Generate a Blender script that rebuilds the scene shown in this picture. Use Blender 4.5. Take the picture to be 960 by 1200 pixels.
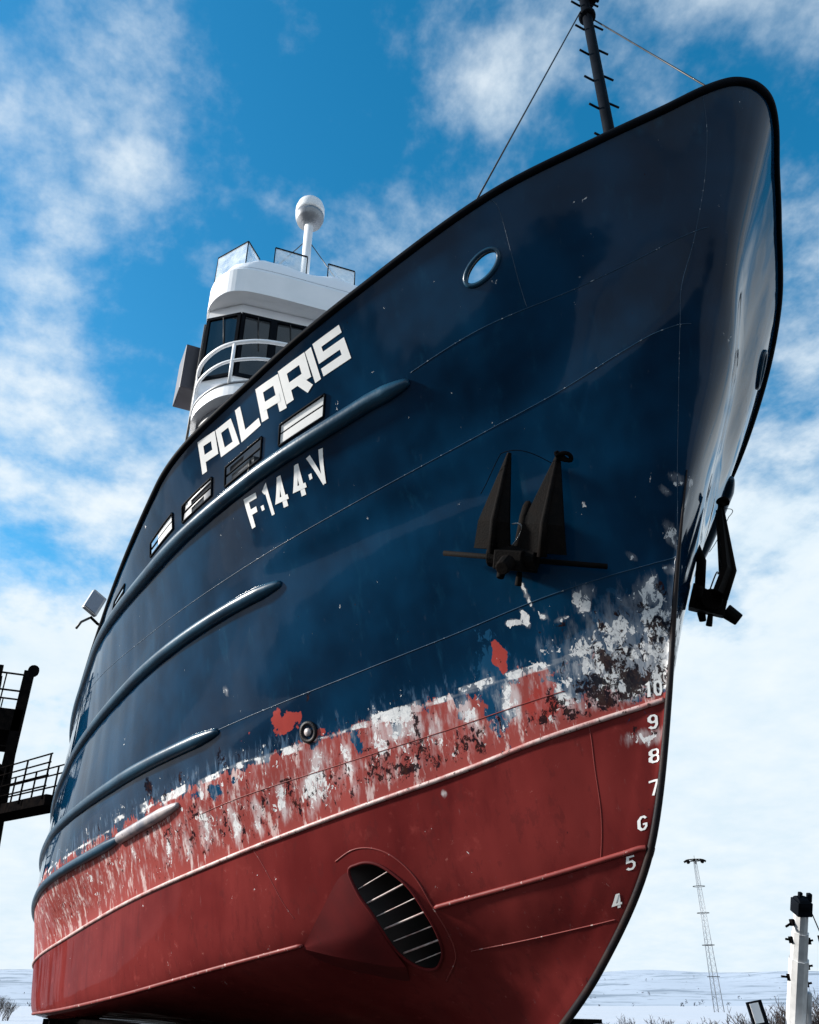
import bpy, math, random
import numpy as np
from mathutils import Vector, Matrix

# ------------------------------------------------------------------ scene, camera, light
for o in list(bpy.data.objects): bpy.data.objects.remove(o)
scene = bpy.context.scene
COL = scene.collection
random.seed(11); RNG = np.random.default_rng(11)
H = 1.75                                       # eye height above the yard; ship heights below are given above the eye
cam_data = bpy.data.cameras.new('camera'); cam = bpy.data.objects.new('camera', cam_data); COL.objects.link(cam)
cam.location = (5.7309, -5.3353, H)
_y, _p = math.radians(24.9878), math.radians(30.4016)
cam_dir = Vector((-math.cos(_y)*math.cos(_p), math.sin(_y)*math.cos(_p), math.sin(_p)))
cam.rotation_euler = cam_dir.to_track_quat('-Z', 'Y').to_euler()
cam_data.sensor_fit = 'HORIZONTAL'; cam_data.sensor_width = 36; cam_data.lens = 36*980/960
cam_data.clip_start = .05; cam_data.clip_end = 20000
scene.camera = cam

SUN_DIR = Vector((-.45, -.78, .40)).normalized()  # towards the sun
sun_el = math.asin(SUN_DIR.z); sun_az = math.atan2(SUN_DIR.x, SUN_DIR.y)
sl = bpy.data.lights.new('sun', 'SUN'); sl.energy = 5.0; sl.angle = math.radians(5); sl.color = (1, .95, .88)
so = bpy.data.objects.new('sun', sl); COL.objects.link(so); so.location = (-20, -30, 40)
so.rotation_euler = (-SUN_DIR).to_track_quat('-Z', 'Y').to_euler()

world = bpy.data.worlds.new('World'); scene.world = world; world.use_nodes = True
def build_world():
    nt = world.node_tree; N = nt.nodes; K = nt.links; N.clear()
    def nd(t, **kw):
        n = N.new(t)
        for k, v in kw.items(): setattr(n, k, v)
        return n
    def mth(op, a, b=None, c=None, clamp=False):
        n = nd('ShaderNodeMath', operation=op, use_clamp=clamp)
        for i, v in enumerate((a, b, c)):
            if v is None: continue
            if isinstance(v, (int, float)): n.inputs[i].default_value = v
            else: K.new(v, n.inputs[i])
        return n.outputs[0]
    sky = nd('ShaderNodeTexSky', sky_type='NISHITA', sun_disc=False)
    sky.sun_elevation = sun_el; sky.sun_rotation = sun_az; sky.altitude = 0; sky.air_density = 1.0; sky.dust_density = .4; sky.ozone_density = 2.2
    tc = nd('ShaderNodeTexCoord'); sep = nd('ShaderNodeSeparateXYZ'); K.new(tc.outputs['Generated'], sep.inputs[0])
    zc = mth('MAXIMUM', sep.outputs['Z'], 0.0)
    den = mth('ADD', zc, .22)
    cx = mth('DIVIDE', sep.outputs['X'], den); cy = mth('DIVIDE', sep.outputs['Y'], den)
    cmb = nd('ShaderNodeCombineXYZ'); K.new(cx, cmb.inputs[0]); K.new(cy, cmb.inputs[1]); cmb.inputs[2].default_value = CLOUD_SEED
    n1 = nd('ShaderNodeTexNoise'); n1.inputs['Scale'].default_value = 2.5; n1.inputs['Detail'].default_value = 7; n1.inputs['Roughness'].default_value = .60; n1.inputs['Distortion'].default_value = .15
    K.new(cmb.outputs[0], n1.inputs['Vector'])
    n2 = nd('ShaderNodeTexNoise'); n2.inputs['Scale'].default_value = 7.5; n2.inputs['Detail'].default_value = 8; n2.inputs['Roughness'].default_value = .6
    K.new(cmb.outputs[0], n2.inputs['Vector'])
    low = mth('SUBTRACT', 1.0, mth('MULTIPLY', zc, 1.45), clamp=True)          # more cloud towards the horizon
    low2 = mth('POWER', low, 1.2)
    dens = mth('ADD', mth('ADD', n1.outputs['Fac'], mth('MULTIPLY', mth('SUBTRACT', n2.outputs['Fac'], .5), .5)), mth('MULTIPLY', low2, .68))
    mr = nd('ShaderNodeMapRange', interpolation_type='SMOOTHSTEP'); K.new(dens, mr.inputs[0])
    mr.inputs[1].default_value = .46; mr.inputs[2].default_value = .80; mr.inputs[3].default_value = .0; mr.inputs[4].default_value = 1
    cl = nd('ShaderNodeMix', data_type='RGBA'); K.new(n2.outputs['Fac'], cl.inputs[0])
    cl.inputs[6].default_value = (3.9, 5.0, 5.8, 1); cl.inputs[7].default_value = (5.9, 6.2, 6.4, 1)
    hs = nd('ShaderNodeHueSaturation'); hs.inputs['Saturation'].default_value = 1.4; hs.inputs['Hue'].default_value = .484; hs.inputs['Value'].default_value = SKY_VALUE; K.new(sky.outputs[0], hs.inputs['Color'])
    mx = nd('ShaderNodeMix', data_type='RGBA'); K.new(mr.outputs[0], mx.inputs[0]); K.new(hs.outputs[0], mx.inputs[6]); K.new(cl.outputs[2], mx.inputs[7])
    bg = nd('ShaderNodeBackground'); bg.inputs['Strength'].default_value = .1; K.new(mx.outputs[2], bg.inputs[0])
    out = nd('ShaderNodeOutputWorld'); K.new(bg.outputs[0], out.inputs[0])
CLOUD_SEED = 7.4; SKY_VALUE = 1.35
build_world()
vs = scene.view_settings; vs.view_transform = 'Standard'; vs.look = 'None'; vs.exposure = 0.72; vs.gamma = 1.0; vs.use_curve_mapping = False
scene.render.engine = 'CYCLES'

# ------------------------------------------------------------------ materials
MATS = {}
class NT:
    def __init__(s, name):
        s.m = bpy.data.materials.new(name); s.m.use_nodes = True; s.t = s.m.node_tree; s.N = s.t.nodes; s.K = s.t.links
        s.b = s.N['Principled BSDF']; MATS[name] = s.m
    def n(s, t, **kw):
        x = s.N.new(t)
        for k, v in kw.items(): setattr(x, k, v)
        return x
    def put(s, sock, v):
        if isinstance(v, (int, float)): sock.default_value = v
        elif isinstance(v, tuple): sock.default_value = v if len(v) == len(sock.default_value) else v+(1,)
        else: s.K.new(v, sock)
    def math(s, op, a, b=None, c=None, clamp=False):
        x = s.n('ShaderNodeMath', operation=op, use_clamp=clamp)
        for i, v in enumerate((a, b, c)):
            if v is not None: s.put(x.inputs[i], v)
        return x.outputs[0]
    def pos(s, scale=(1, 1, 1)):
        g = s.n('ShaderNodeTexCoord'); m = s.n('ShaderNodeMapping'); m.inputs['Scale'].default_value = scale
        s.K.new(g.outputs['Object'], m.inputs[0]); return m.outputs[0]
    def noise(s, vec, scale, detail=5, rough=.55, dist=0):
        x = s.n('ShaderNodeTexNoise'); s.put(x.inputs['Vector'], vec); x.inputs['Scale'].default_value = scale
        x.inputs['Detail'].default_value = detail; x.inputs['Roughness'].default_value = rough; x.inputs['Distortion'].default_value = dist
        return x.outputs['Fac']
    def step(s, v, lo, hi, a=0.0, b=1.0):
        x = s.n('ShaderNodeMapRange', interpolation_type='SMOOTHSTEP'); s.put(x.inputs[0], v)
        x.inputs[1].default_value = lo; x.inputs[2].default_value = hi; x.inputs[3].default_value = a; x.inputs[4].default_value = b
        return x.outputs[0]
    def mix(s, f, a, b):
        x = s.n('ShaderNodeMix', data_type='RGBA'); s.put(x.inputs[0], f); s.put(x.inputs[6], a); s.put(x.inputs[7], b); return x.outputs[2]
    def bump(s, h, strength=.3, dist=.01):
        x = s.n('ShaderNodeBump'); x.inputs['Strength'].default_value = strength; x.inputs['Distance'].default_value = dist; s.put(x.inputs['Height'], h)
        s.K.new(x.outputs[0], s.b.inputs['Normal'])
def simple(name, c1, c2, rough=.5, scale=4, metal=0.0, bump=0.0, spec=.5, chip=None, chipthr=.66):
    t = NT(name); p = t.pos(); n = t.noise(p, scale, 6); col = t.mix(t.step(n, .3, .7), c1, c2)
    if chip:
        col = t.mix(t.step(t.noise(p, scale*3.2, 7, .62), chipthr, chipthr+.03), col, chip)
    t.put(t.b.inputs['Base Color'], col)
    t.put(t.b.inputs['Roughness'], t.math('ADD', t.math('MULTIPLY', t.math('SUBTRACT', n, .5), .2), rough))
    t.b.inputs['Metallic'].default_value = metal; t.b.inputs['Specular IOR Level'].default_value = spec
    if bump: t.bump(t.noise(p, scale*6, 5), bump, .01)
    return t.m
simple('white_paint', (.88, .88, .89), (.82, .83, .84), .38, 2.5, chip=(.35, .24, .17), chipthr=.74)
simple('letter_white', (.88, .88, .87), (.80, .81, .80), .42, 6, chip=(.03, .05, .09), chipthr=.72)
simple('grey_house', (.16, .165, .18), (.11, .115, .13), .45, 2)
simple('dark_steel', (.003, .003, .0035), (.008, .0065, .006), .8, 7, .0, .25, spec=.0)
simple('anchor_steel', (.0026, .0025, .0026), (.0065, .005, .0045), .8, 9, .0, .5, spec=.06)
simple('black_paint', (.003, .004, .006), (.006, .008, .012), .6, 3, spec=.03)
simple('fender_blue', (.004, .028, .058), (.009, .055, .10), .32, 2.6, spec=.3, bump=.2, chip=(.10, .055, .035), chipthr=.70)
simple('fender_worn', (.42, .36, .35), (.12, .13, .17), .5, 3.2, bump=.3, chip=(.03, .04, .08), chipthr=.66)
simple('red_bead', (.22, .04, .036), (.15, .026, .024), .5, 5, spec=.2, chip=(.45, .32, .30), chipthr=.62)
simple('pale_bead', (.50, .40, .38), (.34, .13, .12), .5, 6, bump=.3, chip=(.06, .03, .025), chipthr=.6)
simple('blue_bead', (.008, .036, .075), (.02, .055, .10), .45, 6, spec=.2, chip=(.30, .34, .38), chipthr=.60)
simple('stem_steel', (.005, .006, .010), (.018, .010, .009), .55, 5, bump=.2, spec=.2)
simple('red_fairing', (.105, .012, .0125), (.075, .010, .011), .6, 2.5, spec=.08, chip=(.05, .012, .012), chipthr=.66)
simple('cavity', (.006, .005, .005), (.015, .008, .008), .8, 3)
simple('bar_pale', (.42, .36, .34), (.24, .12, .11), .5, 8)
simple('deck_grey', (.10, .11, .12), (.16, .17, .18), .7, 2)
simple('timber', (.16, .11, .07), (.09, .06, .04), .8, 4, bump=.4)
simple('crane_white', (.62, .62, .62), (.46, .46, .46), .42, 3, chip=(.12, .09, .07), chipthr=.7)
simple('galvanised', (.22, .23, .25), (.32, .33, .34), .5, 3, .6)
simple('twig', (.022, .017, .016), (.045, .033, .03), .9, 12)
simple('far_tree', (.05, .06, .075), (.08, .09, .105), .9, .3)
simple('wire_black', (.010, .010, .011), (.02, .02, .02), .5, 9)
simple('radome_white', (.84, .84, .83), (.78, .78, .78), .3, 1.5)
simple('purple_dark', (.018, .016, .024), (.03, .027, .038), .45, 3)
simple('winch_black', (.012, .012, .013), (.03, .03, .03), .6, 6, bump=.2)

def glass_mats():
    t = NT('window_glass'); t.b.inputs['Base Color'].default_value = (.010, .014, .018, 1); t.b.inputs['Roughness'].default_value = .06; t.b.inputs['Specular IOR Level'].default_value = .6
    t = NT('screen_glass'); t.b.inputs['Base Color'].default_value = (.70, .78, .80, 1); t.b.inputs['Roughness'].default_value = .12
    p = t.pos(); t.put(t.b.inputs['Alpha'], t.step(t.noise(p, 3.5, 6), .35, .7, .22, .62)); t.b.inputs['Base Color'].default_value = (.82, .87, .90, 1)
    t = NT('floodlight_glass'); t.b.inputs['Base Color'].default_value = (.10, .13, .18, 1); t.b.inputs['Roughness'].default_value = .12; t.b.inputs['Metallic'].default_value = .4
glass_mats()

def snow_mat():
    t = NT('snow'); p = t.pos(); n = t.noise(p, .35, 7); n2 = t.noise(p, 6, 6)
    t.put(t.b.inputs['Base Color'], t.mix(n, (.80, .84, .90), (.90, .91, .92))); t.b.inputs['Roughness'].default_value = .75
    t.b.inputs['Subsurface Weight'].default_value = 0; t.bump(n2, .35, .04)
snow_mat()
def ground_mat():
    t = NT('snow_ground'); p = t.pos(); n = t.noise(p, .05, 8, .6); n2 = t.noise(p, .6, 7, .62)
    col = t.mix(t.step(n2, .60, .66), (.50, .53, .58), (.09, .08, .07)); col = t.mix(t.step(n, .42, .62), (.47, .51, .57), col)
    t.put(t.b.inputs['Base Color'], col); t.b.inputs['Roughness'].default_value = .85; t.bump(n2, .4, .1)
    t = NT('yard_gravel'); p = t.pos(); n = t.noise(p, .5, 8, .65); n2 = t.noise(p, 18, 6)
    col = t.mix(n2, (.018, .017, .017), (.05, .046, .042)); col = t.mix(t.step(n, .70, .74), col, (.40, .42, .45))
    t.put(t.b.inputs['Base Color'], col); t.b.inputs['Roughness'].default_value = .9; t.bump(n2, .5, .03)
    t = NT('hazy_hill_snow'); p = t.pos(); n = t.noise(p, .012, 8, .62); n2 = t.noise(p, .06, 6, .6)
    col = t.mix(t.step(n, .50, .62), (.40, .46, .54), (.20, .25, .31)); col = t.mix(t.step(n2, .62, .68), col, (.12, .15, .19))  # far haze and cloud shade put into the snow as blue-grey
    t.put(t.b.inputs['Base Color'], col); t.b.inputs['Roughness'].default_value = .9
ground_mat()

def hull_mat():
    t = NT('hull_paint')
    A = t.n('ShaderNodeAttribute', attribute_name='lev').outputs['Fac']
    pa = t.n('ShaderNodeAttribute', attribute_name='paint'); sp = t.n('ShaderNodeSeparateColor'); t.K.new(pa.outputs['Color'], sp.inputs[0])
    W, R, RD, BL = sp.outputs[0], sp.outputs[1], sp.outputs[2], pa.outputs['Alpha']
    p = t.pos()
    n_big = t.noise(p, .9, 3, .55); n_mid = t.noise(p, 5, 6, .6); n_fin = t.noise(t.pos((1, 1, .60)), 13, 6, .68, .9); n_fin2 = t.noise(t.pos((1.07, 1.03, .70)), 19, 6, .74, 1.1)
    n_str = t.noise(t.pos((5.5, 5.5, .28)), 1.0, 4, .62)              # vertical streaks
    n_str2 = t.noise(t.pos((13, 13, .5)), 1.0, 5, .65)
    n_drip = t.noise(t.pos((4.2, 4.2, .8)), 1.0, 5, .68)
    # blue topsides: even paint, a little chalked
    blue = t.mix(t.step(n_big, .3, .7), (.0005, .0125, .034), (.0013, .030, .074))
    blue = t.mix(t.math('MULTIPLY', t.step(n_str, .56, .80), .35), blue, (.008, .060, .115))
    scr = t.step(t.noise(t.pos((9, 9, 55)), 1.0, 5, .6), .76, .78)
    blue = t.mix(t.math('MULTIPLY', scr, .35), blue, (.12, .17, .21))
    # red bottom
    red = t.mix(t.step(n_big, .3, .7), (.104, .0135, .0135), (.150, .0225, .021))
    red = t.mix(t.math('MULTIPLY', t.step(n_str, .5, .78), .55), red, (.075, .011, .012))
    red = t.mix(t.math('MULTIPLY', t.step(n_mid, .58, .75), .4), red, (.26, .05, .044))
    red = t.mix(t.math('MULTIPLY', t.step(t.noise(t.pos((3, 3, 1.2)), 2.2, 5, .7), .56, .64), .45), red, (.085, .016, .016))
    red = t.mix(t.math('MULTIPLY', t.step(t.noise(p, 9, 5, .75), .66, .70), .35), red, (.36, .14, .12))
    up = t.step(A, 6.02, 5.97)                                          # worn strake above the rubbing rail
    red = t.mix(t.math('MULTIPLY', up, .65), red, (.33, .075, .066))
    red = t.mix(t.math('MULTIPLY', t.math('MULTIPLY', up, t.step(t.noise(t.pos((7.5, 7.5, .55)), 1.0, 5, .68), .54, .64)), .8), red, (.58, .46, .44))
    red = t.mix(t.math('MULTIPLY', up, t.step(t.math('ADD', n_fin, t.math('MULTIPLY', n_str2, .35)), .845, .865)), red, (.035, .018, .016))
    red = t.mix(t.step(n_fin, .735, .75), red, (.10, .025, .02))
    edge = t.math('ADD', t.math('ADD', A, t.math('MULTIPLY', t.math('SUBTRACT', n_fin, .5), .30)), t.math('MULTIPLY', t.math('SUBTRACT', n_drip, .5), 1.15))
    isred = t.step(edge, 5.0, 5.012)
    # white scuffs bare the blue/primer near the boot-top
    blue2 = t.mix(t.math('MULTIPLY', t.step(A, 4.35, 4.95), t.step(n_str2, .52, .60)), blue, (.012, .060, .125))
    col = t.mix(isred, blue2, red)
    # recorded patches
    blf = t.step(t.math('ADD', BL, t.math('MULTIPLY', t.math('SUBTRACT', n_fin, .5), 2.2)), .50, .56)
    col = t.mix(blf, col, (.006, .045, .10))
    redf = t.step(t.math('ADD', RD, t.math('MULTIPLY', t.math('SUBTRACT', n_mid, .5), 2.2)), .55, .62)
    col = t.mix(redf, col, (.30, .045, .038))
    wsoft = t.step(t.math('ADD', W, t.math('MULTIPLY', t.math('SUBTRACT', n_str2, .5), 1.3)), .18, .80)
    col = t.mix(t.math('MULTIPLY', wsoft, t.math('ADD', t.math('MULTIPLY', isred, .40), .24)), col, (.60, .60, .61))
    n_mix = t.math('ADD', t.math('MULTIPLY', n_fin, .5), t.math('MULTIPLY', n_mid, .5))
    wf = t.step(t.math('ADD', W, t.math('MULTIPLY', t.math('SUBTRACT', n_mix, .5), 4.2)), .66, .69)
    wcol = t.mix(t.step(n_fin2, .35, .65), (.74, .74, .73), (.52, .53, .55))
    col = t.mix(t.math('MULTIPLY', wf, .93), col, wcol)
    n_mix2 = t.math('ADD', t.math('MULTIPLY', n_fin2, .55), t.math('MULTIPLY', t.noise(t.pos((1, 1, .6)), 6.3, 5, .62, .5), .45))
    rf = t.step(t.math('ADD', R, t.math('MULTIPLY', t.math('SUBTRACT', n_mix2, .5), 4.4)), .70, .73)
    rcol = t.mix(t.step(n_fin, .4, .62), (.006, .007, .012), (.030, .013, .011))
    col = t.mix(t.math('MULTIPLY', rf, .96), col, rcol)
    t.put(t.b.inputs['Base Color'], col)
    worn = t.math('MAXIMUM', t.math('MAXIMUM', wf, rf), t.math('MULTIPLY', isred, .8))
    rg = t.math('ADD', t.math('MULTIPLY', worn, .22), t.step(n_str, .3, .75, .28, .40))
    t.put(t.b.inputs['Roughness'], rg)
    t.b.inputs['Specular IOR Level'].default_value = .0
    t.put(t.b.inputs['Coat Weight'], t.math('MULTIPLY', t.math('SUBTRACT', 1.0, worn), 1.0)); t.b.inputs['Coat Roughness'].default_value = .06; t.b.inputs['Coat IOR'].default_value = 1.22
    sx_ = t.n('ShaderNodeSeparateXYZ'); t.K.new(p, sx_.inputs[0]); rib = t.math('SINE', t.math('ADD', t.math('MULTIPLY', sx_.outputs[0], 10.6), t.math('MULTIPLY', n_big, 2.5)))
    hgt = t.math('ADD', t.math('MULTIPLY', rib, .11), t.math('ADD', t.math('ADD', t.math('MULTIPLY', t.noise(p, 1.35, 2, .4), .5), t.math('MULTIPLY', t.noise(t.pos((2.1, 2.1, .16)), 1.0, 2, .4), .8)), t.math('MULTIPLY', t.math('SUBTRACT', 1.0, t.math('MAXIMUM', wf, rf)), .035)))
    t.bump(hgt, .55, .045)
    cb = t.n('ShaderNodeBump'); cb.inputs['Strength'].default_value = .28; cb.inputs['Distance'].default_value = .035; t.put(cb.inputs['Height'], hgt); t.K.new(cb.outputs[0], t.b.inputs['Coat Normal'])
hull_mat()

# ------------------------------------------------------------------ mesh helpers
class MB:
    def __init__(s): s.v = []; s.f = []
    def add(s, vs, fs):
        o = len(s.v); s.v += [tuple(map(float, v)) for v in vs]; s.f += [tuple(i+o for i in f) for f in fs]; return s
    def box(s, c, size, rot=None):
        c = Vector(c); sx, sy, sz = (d/2 for d in size)
        vs = [Vector((x, y, z)) for x in (-sx, sx) for y in (-sy, sy) for z in (-sz, sz)]
        if rot is not None: vs = [rot @ v for v in vs]
        return s.add([c+v for v in vs], [(0, 1, 3, 2), (4, 6, 7, 5), (0, 4, 5, 1), (2, 3, 7, 6), (0, 2, 6, 4), (1, 5, 7, 3)])
    def bar(s, a, b, w, h=None, up=(0, 0, 1)):
        a, b = Vector(a), Vector(b); d = (b-a); L = d.length; d.normalize(); u = Vector(up)
        if abs(d.dot(u)) > .98: u = Vector((1, 0, 0))
        x = d.cross(u).normalized(); y = x.cross(d)
        return s.box((a+b)/2, (w, L, h or w), Matrix((x, d, y)).transposed())
    def tube(s, path, r, n=10, cap=True, closed=False):
        P_ = [Vector(p) for p in path]; m = len(P_); rs = r if hasattr(r, '__len__') else [r]*m
        tan = []
        for i in range(m):
            if closed: t = P_[(i+1) % m]-P_[i-1]
            else: t = P_[min(i+1, m-1)]-P_[max(i-1, 0)]
            tan.append(t.normalized())
        ref = Vector((0, 0, 1)) if abs(tan[0].z) < .9 else Vector((1, 0, 0))
        nrm = (ref-tan[0]*ref.dot(tan[0])).normalized(); vs = []
        for i in range(m):
            nrm = (nrm-tan[i]*nrm.dot(tan[i])).normalized(); bn = tan[i].cross(nrm)
            for k in range(n):
                a = 2*math.pi*k/n; vs.append(P_[i]+(nrm*math.cos(a)+bn*math.sin(a))*rs[i])
        fs = []
        for i in range(m if closed else m-1):
            j = (i+1) % m
            for k in range(n): fs.append((i*n+k, i*n+(k+1) % n, j*n+(k+1) % n, j*n+k))
        if cap and not closed: fs += [tuple(range(n-1, -1, -1)), tuple((m-1)*n+k for k in range(n))]
        return s.add(vs, fs)
    def prism(s, poly, z0, z1):                         # poly (x,y) list, extruded in z
        n = len(poly); vs = [(x, y, z0) for x, y in poly]+[(x, y, z1) for x, y in poly]
        return s.add(vs, [tuple(range(n-1, -1, -1)), tuple(range(n, 2*n))]+[(i, (i+1) % n, n+(i+1) % n, n+i) for i in range(n)])
    def lathe(s, prof, c, n=24, axis=None):
        c = Vector(c); M_ = Vector(axis).to_track_quat('Z', 'Y').to_matrix() if axis is not None else Matrix.Identity(3)
        vs = [c+M_ @ Vector((r*math.cos(2*math.pi*k/n), r*math.sin(2*math.pi*k/n), z)) for r, z in prof for k in range(n)]
        fs = [(i*n+k, i*n+(k+1) % n, (i+1)*n+(k+1) % n, (i+1)*n+k) for i in range(len(prof)-1) for k in range(n)]
        fs += [tuple(range(n-1, -1, -1)), tuple((len(prof)-1)*n+k for k in range(n))]
        return s.add(vs, fs)
    def sheet(s, G, flip=False):                        # grid of points (a,b,3)
        a, b = G.shape[:2]; o = len(s.v); s.v += [tuple(map(float, q)) for q in G.reshape(-1, 3)]
        for i in range(a-1):
            for j in range(b-1):
                f = (o+i*b+j, o+i*b+j+1, o+(i+1)*b+j+1, o+(i+1)*b+j); s.f.append(f[::-1] if flip else f)
        return s
    def build(s, name, mat, parent=None, smooth=False, bevel=0):
        me = bpy.data.meshes.new(name); me.from_pydata(s.v, [], s.f); me.update()
        if smooth: me.polygons.foreach_set('use_smooth', [True]*len(me.polygons))
        o = bpy.data.objects.new(name, me); COL.objects.link(o); me.materials.append(MATS[mat])
        if bevel:
            b = o.modifiers.new('bevel', 'BEVEL'); b.width = bevel; b.segments = 2; b.limit_method = 'ANGLE'
        if parent is not None: adopt(o, parent)
        return o
ORIGIN = {}
def adopt(o, parent):                                   # meshes are written in world coordinates
    o.parent = parent; o.matrix_parent_inverse = Matrix.Translation(-ORIGIN.get(parent.name, Vector((0, 0, 0))))
def empty(name, loc, label, cat, group=None):
    o = bpy.data.objects.new(name, None); COL.objects.link(o); o.location = loc; o.empty_display_size = .3
    ORIGIN[o.name] = Vector(loc); return tag(o, label, cat, group)
def tag(o, label, cat, group=None, kind=None):
    if label: o['label'] = label
    if cat: o['category'] = cat
    if group: o['group'] = group
    if kind: o['kind'] = kind
    return o
def vnoise(x, y, s, seed):
    r = np.random.default_rng(seed).random((64, 64)); xi = (x*s) % 63; yi = (y*s) % 63; i = xi.astype(int); j = yi.astype(int); fx = xi-i; fy = yi-j; fx = fx*fx*(3-2*fx); fy = fy*fy*(3-2*fy)
    return (r[i, j]*(1-fx)+r[i+1, j]*fx)*(1-fy)+(r[i, j+1]*(1-fx)+r[i+1, j+1]*fx)*fy
def smoothstep(x, a, b):
    t = np.clip((x-a)/(b-a), 0, 1); return t*t*(3-2*t)

# ------------------------------------------------------------------ hull form: eight lines along the hull plus bilge and keel
U = np.array([0, .2, .45, .7, 1., 1.35, 1.75, 2.2, 2.7, 3.3, 4.0, 5.])
LINES = [(-2.5673, [0.0, 0.21, 0.452, 0.733, 1.239, 2.007, 2.793, 3.632, 4.337, 4.463, 4.458, 4.432], [8.016, 8.002, 7.947, 7.851, 7.683, 7.409, 7.029, 6.633, 6.249, 5.791, 5.376, 5.304]),
         (-1.8219, [0.0, 0.172, 0.383, 0.64, 1.099, 1.87, 2.572, 3.412, 4.065, 4.464, 4.456, 4.432], [6.693, 6.679, 6.62, 6.519, 6.354, 6.132, 5.86, 5.637, 5.46, 5.263, 4.864, 4.803]),
         (-1.3276, [0.0, 0.227, 0.472, 0.704, 1.03, 1.6, 2.339, 3.164, 3.92, 4.45, 4.444, 4.424], [5.803, 5.788, 5.723, 5.612, 5.432, 5.193, 4.95, 4.741, 4.596, 4.578, 4.548, 4.54]),
         (-0.7708, [0.0, 0.15, 0.362, 0.635, 1.05, 1.657, 2.399, 3.252, 3.971, 4.437, 4.514, 4.464], [4.689, 4.685, 4.67, 4.645, 4.603, 4.54, 4.452, 4.339, 4.087, 3.628, 3.141, 3.079]),
         (-0.3684, [0.0, 0.0, 0.16, 0.447, 0.872, 1.386, 2.118, 3.02, 3.899, 4.489, 4.521, 4.459], [3.7, 3.692, 3.659, 3.601, 3.502, 3.351, 3.163, 2.959, 2.737, 2.436, 2.238, 2.2]),
         (-0.1059, [0.0, 0.0, 0.145, 0.406, 0.81, 1.327, 2.067, 3.015, 3.788, 4.502, 4.473, 4.417], [2.956, 2.95, 2.928, 2.889, 2.821, 2.715, 2.58, 2.42, 2.129, 1.766, 1.486, 1.443]),
         (0.0728, [0.0, 0.0, 0.118, 0.353, 0.731, 1.206, 1.929, 2.746, 3.508, 4.09, 4.43, 4.331], [2.435, 2.426, 2.387, 2.32, 2.205, 2.023, 1.792, 1.507, 1.191, 0.812, 0.568, 0.522]),
         (0.6056, [0.0, 0.055, 0.157, 0.333, 0.635, 1.055, 1.779, 2.641, 3.436, 3.999, 4.274, 4.175], [1.198, 1.2, 1.165, 1.103, 1.0, 0.866, 0.626, 0.354, 0.063, -0.133, -0.2, -0.2])]
BB = [np.array(l[1]) for l in LINES]; ZZ = [np.array(l[2]) for l in LINES]; S0 = [l[0] for l in LINES]
BB.append(BB[7]*.60); ZZ.append((ZZ[7]*.45-.45*.55)-.03); S0.append(1.55)
BB.append(np.minimum(BB[7]*.3, .12)); ZZ.append(np.full(12, -.45)); S0.append(2.65)
S0 = np.array(S0)
def ev(u, y, t):
    h = np.diff(u); d = np.diff(y)/h; m = np.zeros(len(u)); m[0] = d[0]; m[-1] = d[-1]
    p = d[:-1]*d[1:]; d1 = np.where(d[1:] == 0, 1e9, d[1:]); d0 = np.where(d[:-1] == 0, 1e9, d[:-1])
    m[1:-1] = np.where(p <= 0, 0, (h[:-1]+h[1:])/(h[:-1]/d1+h[1:]/d0+1e-12))
    i = np.clip(np.searchsorted(u, t)-1, 0, len(u)-2); hh = u[i+1]-u[i]; w = (t-u[i])/hh
    return (2*w**3-3*w**2+1)*y[i]+(w**3-2*w*w+w)*hh*m[i]+(-2*w**3+3*w*w)*y[i+1]+(w**3-w*w)*hh*m[i+1]
def pch(Y, lev):
    d = np.diff(Y, axis=0); m = np.zeros_like(Y); m[0] = d[0]; m[-1] = d[-1]
    p = d[:-1]*d[1:]; m[1:-1] = np.where(p > 0, 2*p/np.where(p > 0, d[:-1]+d[1:], 1), 0)
    i = np.clip(np.floor(lev).astype(int), 0, 8); w = lev-i; j = np.arange(Y.shape[1])
    return (2*w**3-3*w**2+1)*Y[i, j]+(w**3-2*w*w+w)*m[i, j]+(-2*w**3+3*w*w)*Y[i+1, j]+(w**3-w*w)*m[i+1, j]
def P(u, lev, side=-1, out=0.0):
    """point on the hull: u = root of the distance aft of the stem, lev = 0 rail .. 9 keel; out = metres proud of the plating"""
    u, lev = np.broadcast_arrays(np.asarray(u, float), np.asarray(lev, float)); sh = u.shape; u = u.ravel(); lev = lev.ravel()
    def raw(u, lev):
        b = np.array([ev(U, y, u) for y in BB]); z = np.array([ev(U, y, u) for y in ZZ])
        s = pch(np.repeat(S0[:, None], len(u), 1), lev)+u*u; bb = np.maximum(pch(b, lev), 0); zz = pch(z, lev)
        a = np.clip((s-11.)/10, 0, 1); return np.stack([-s, -bb*(1-.5*a*a), zz+H], -1)
    p = raw(u, lev)
    if np.any(np.asarray(out) != 0):
        e = 4e-3; lu = np.maximum(u-e, 0); lv = np.clip(lev-e, 0, 9); lw = np.clip(lev+e, 0, 9)
        n = np.cross(raw(u+e, lev)-raw(lu, lev), raw(u, lw)-raw(u, lv)); n /= np.linalg.norm(n, axis=1)[:, None]+1e-12
        n *= np.where(n[:, 1] > 0, -1, 1)[:, None]
        p = p+n*np.broadcast_to(np.asarray(out, float), sh).reshape(-1, 1)
    if side > 0: p = p*np.array([1, -1, 1])
    return p.reshape(sh+(3,))
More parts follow.
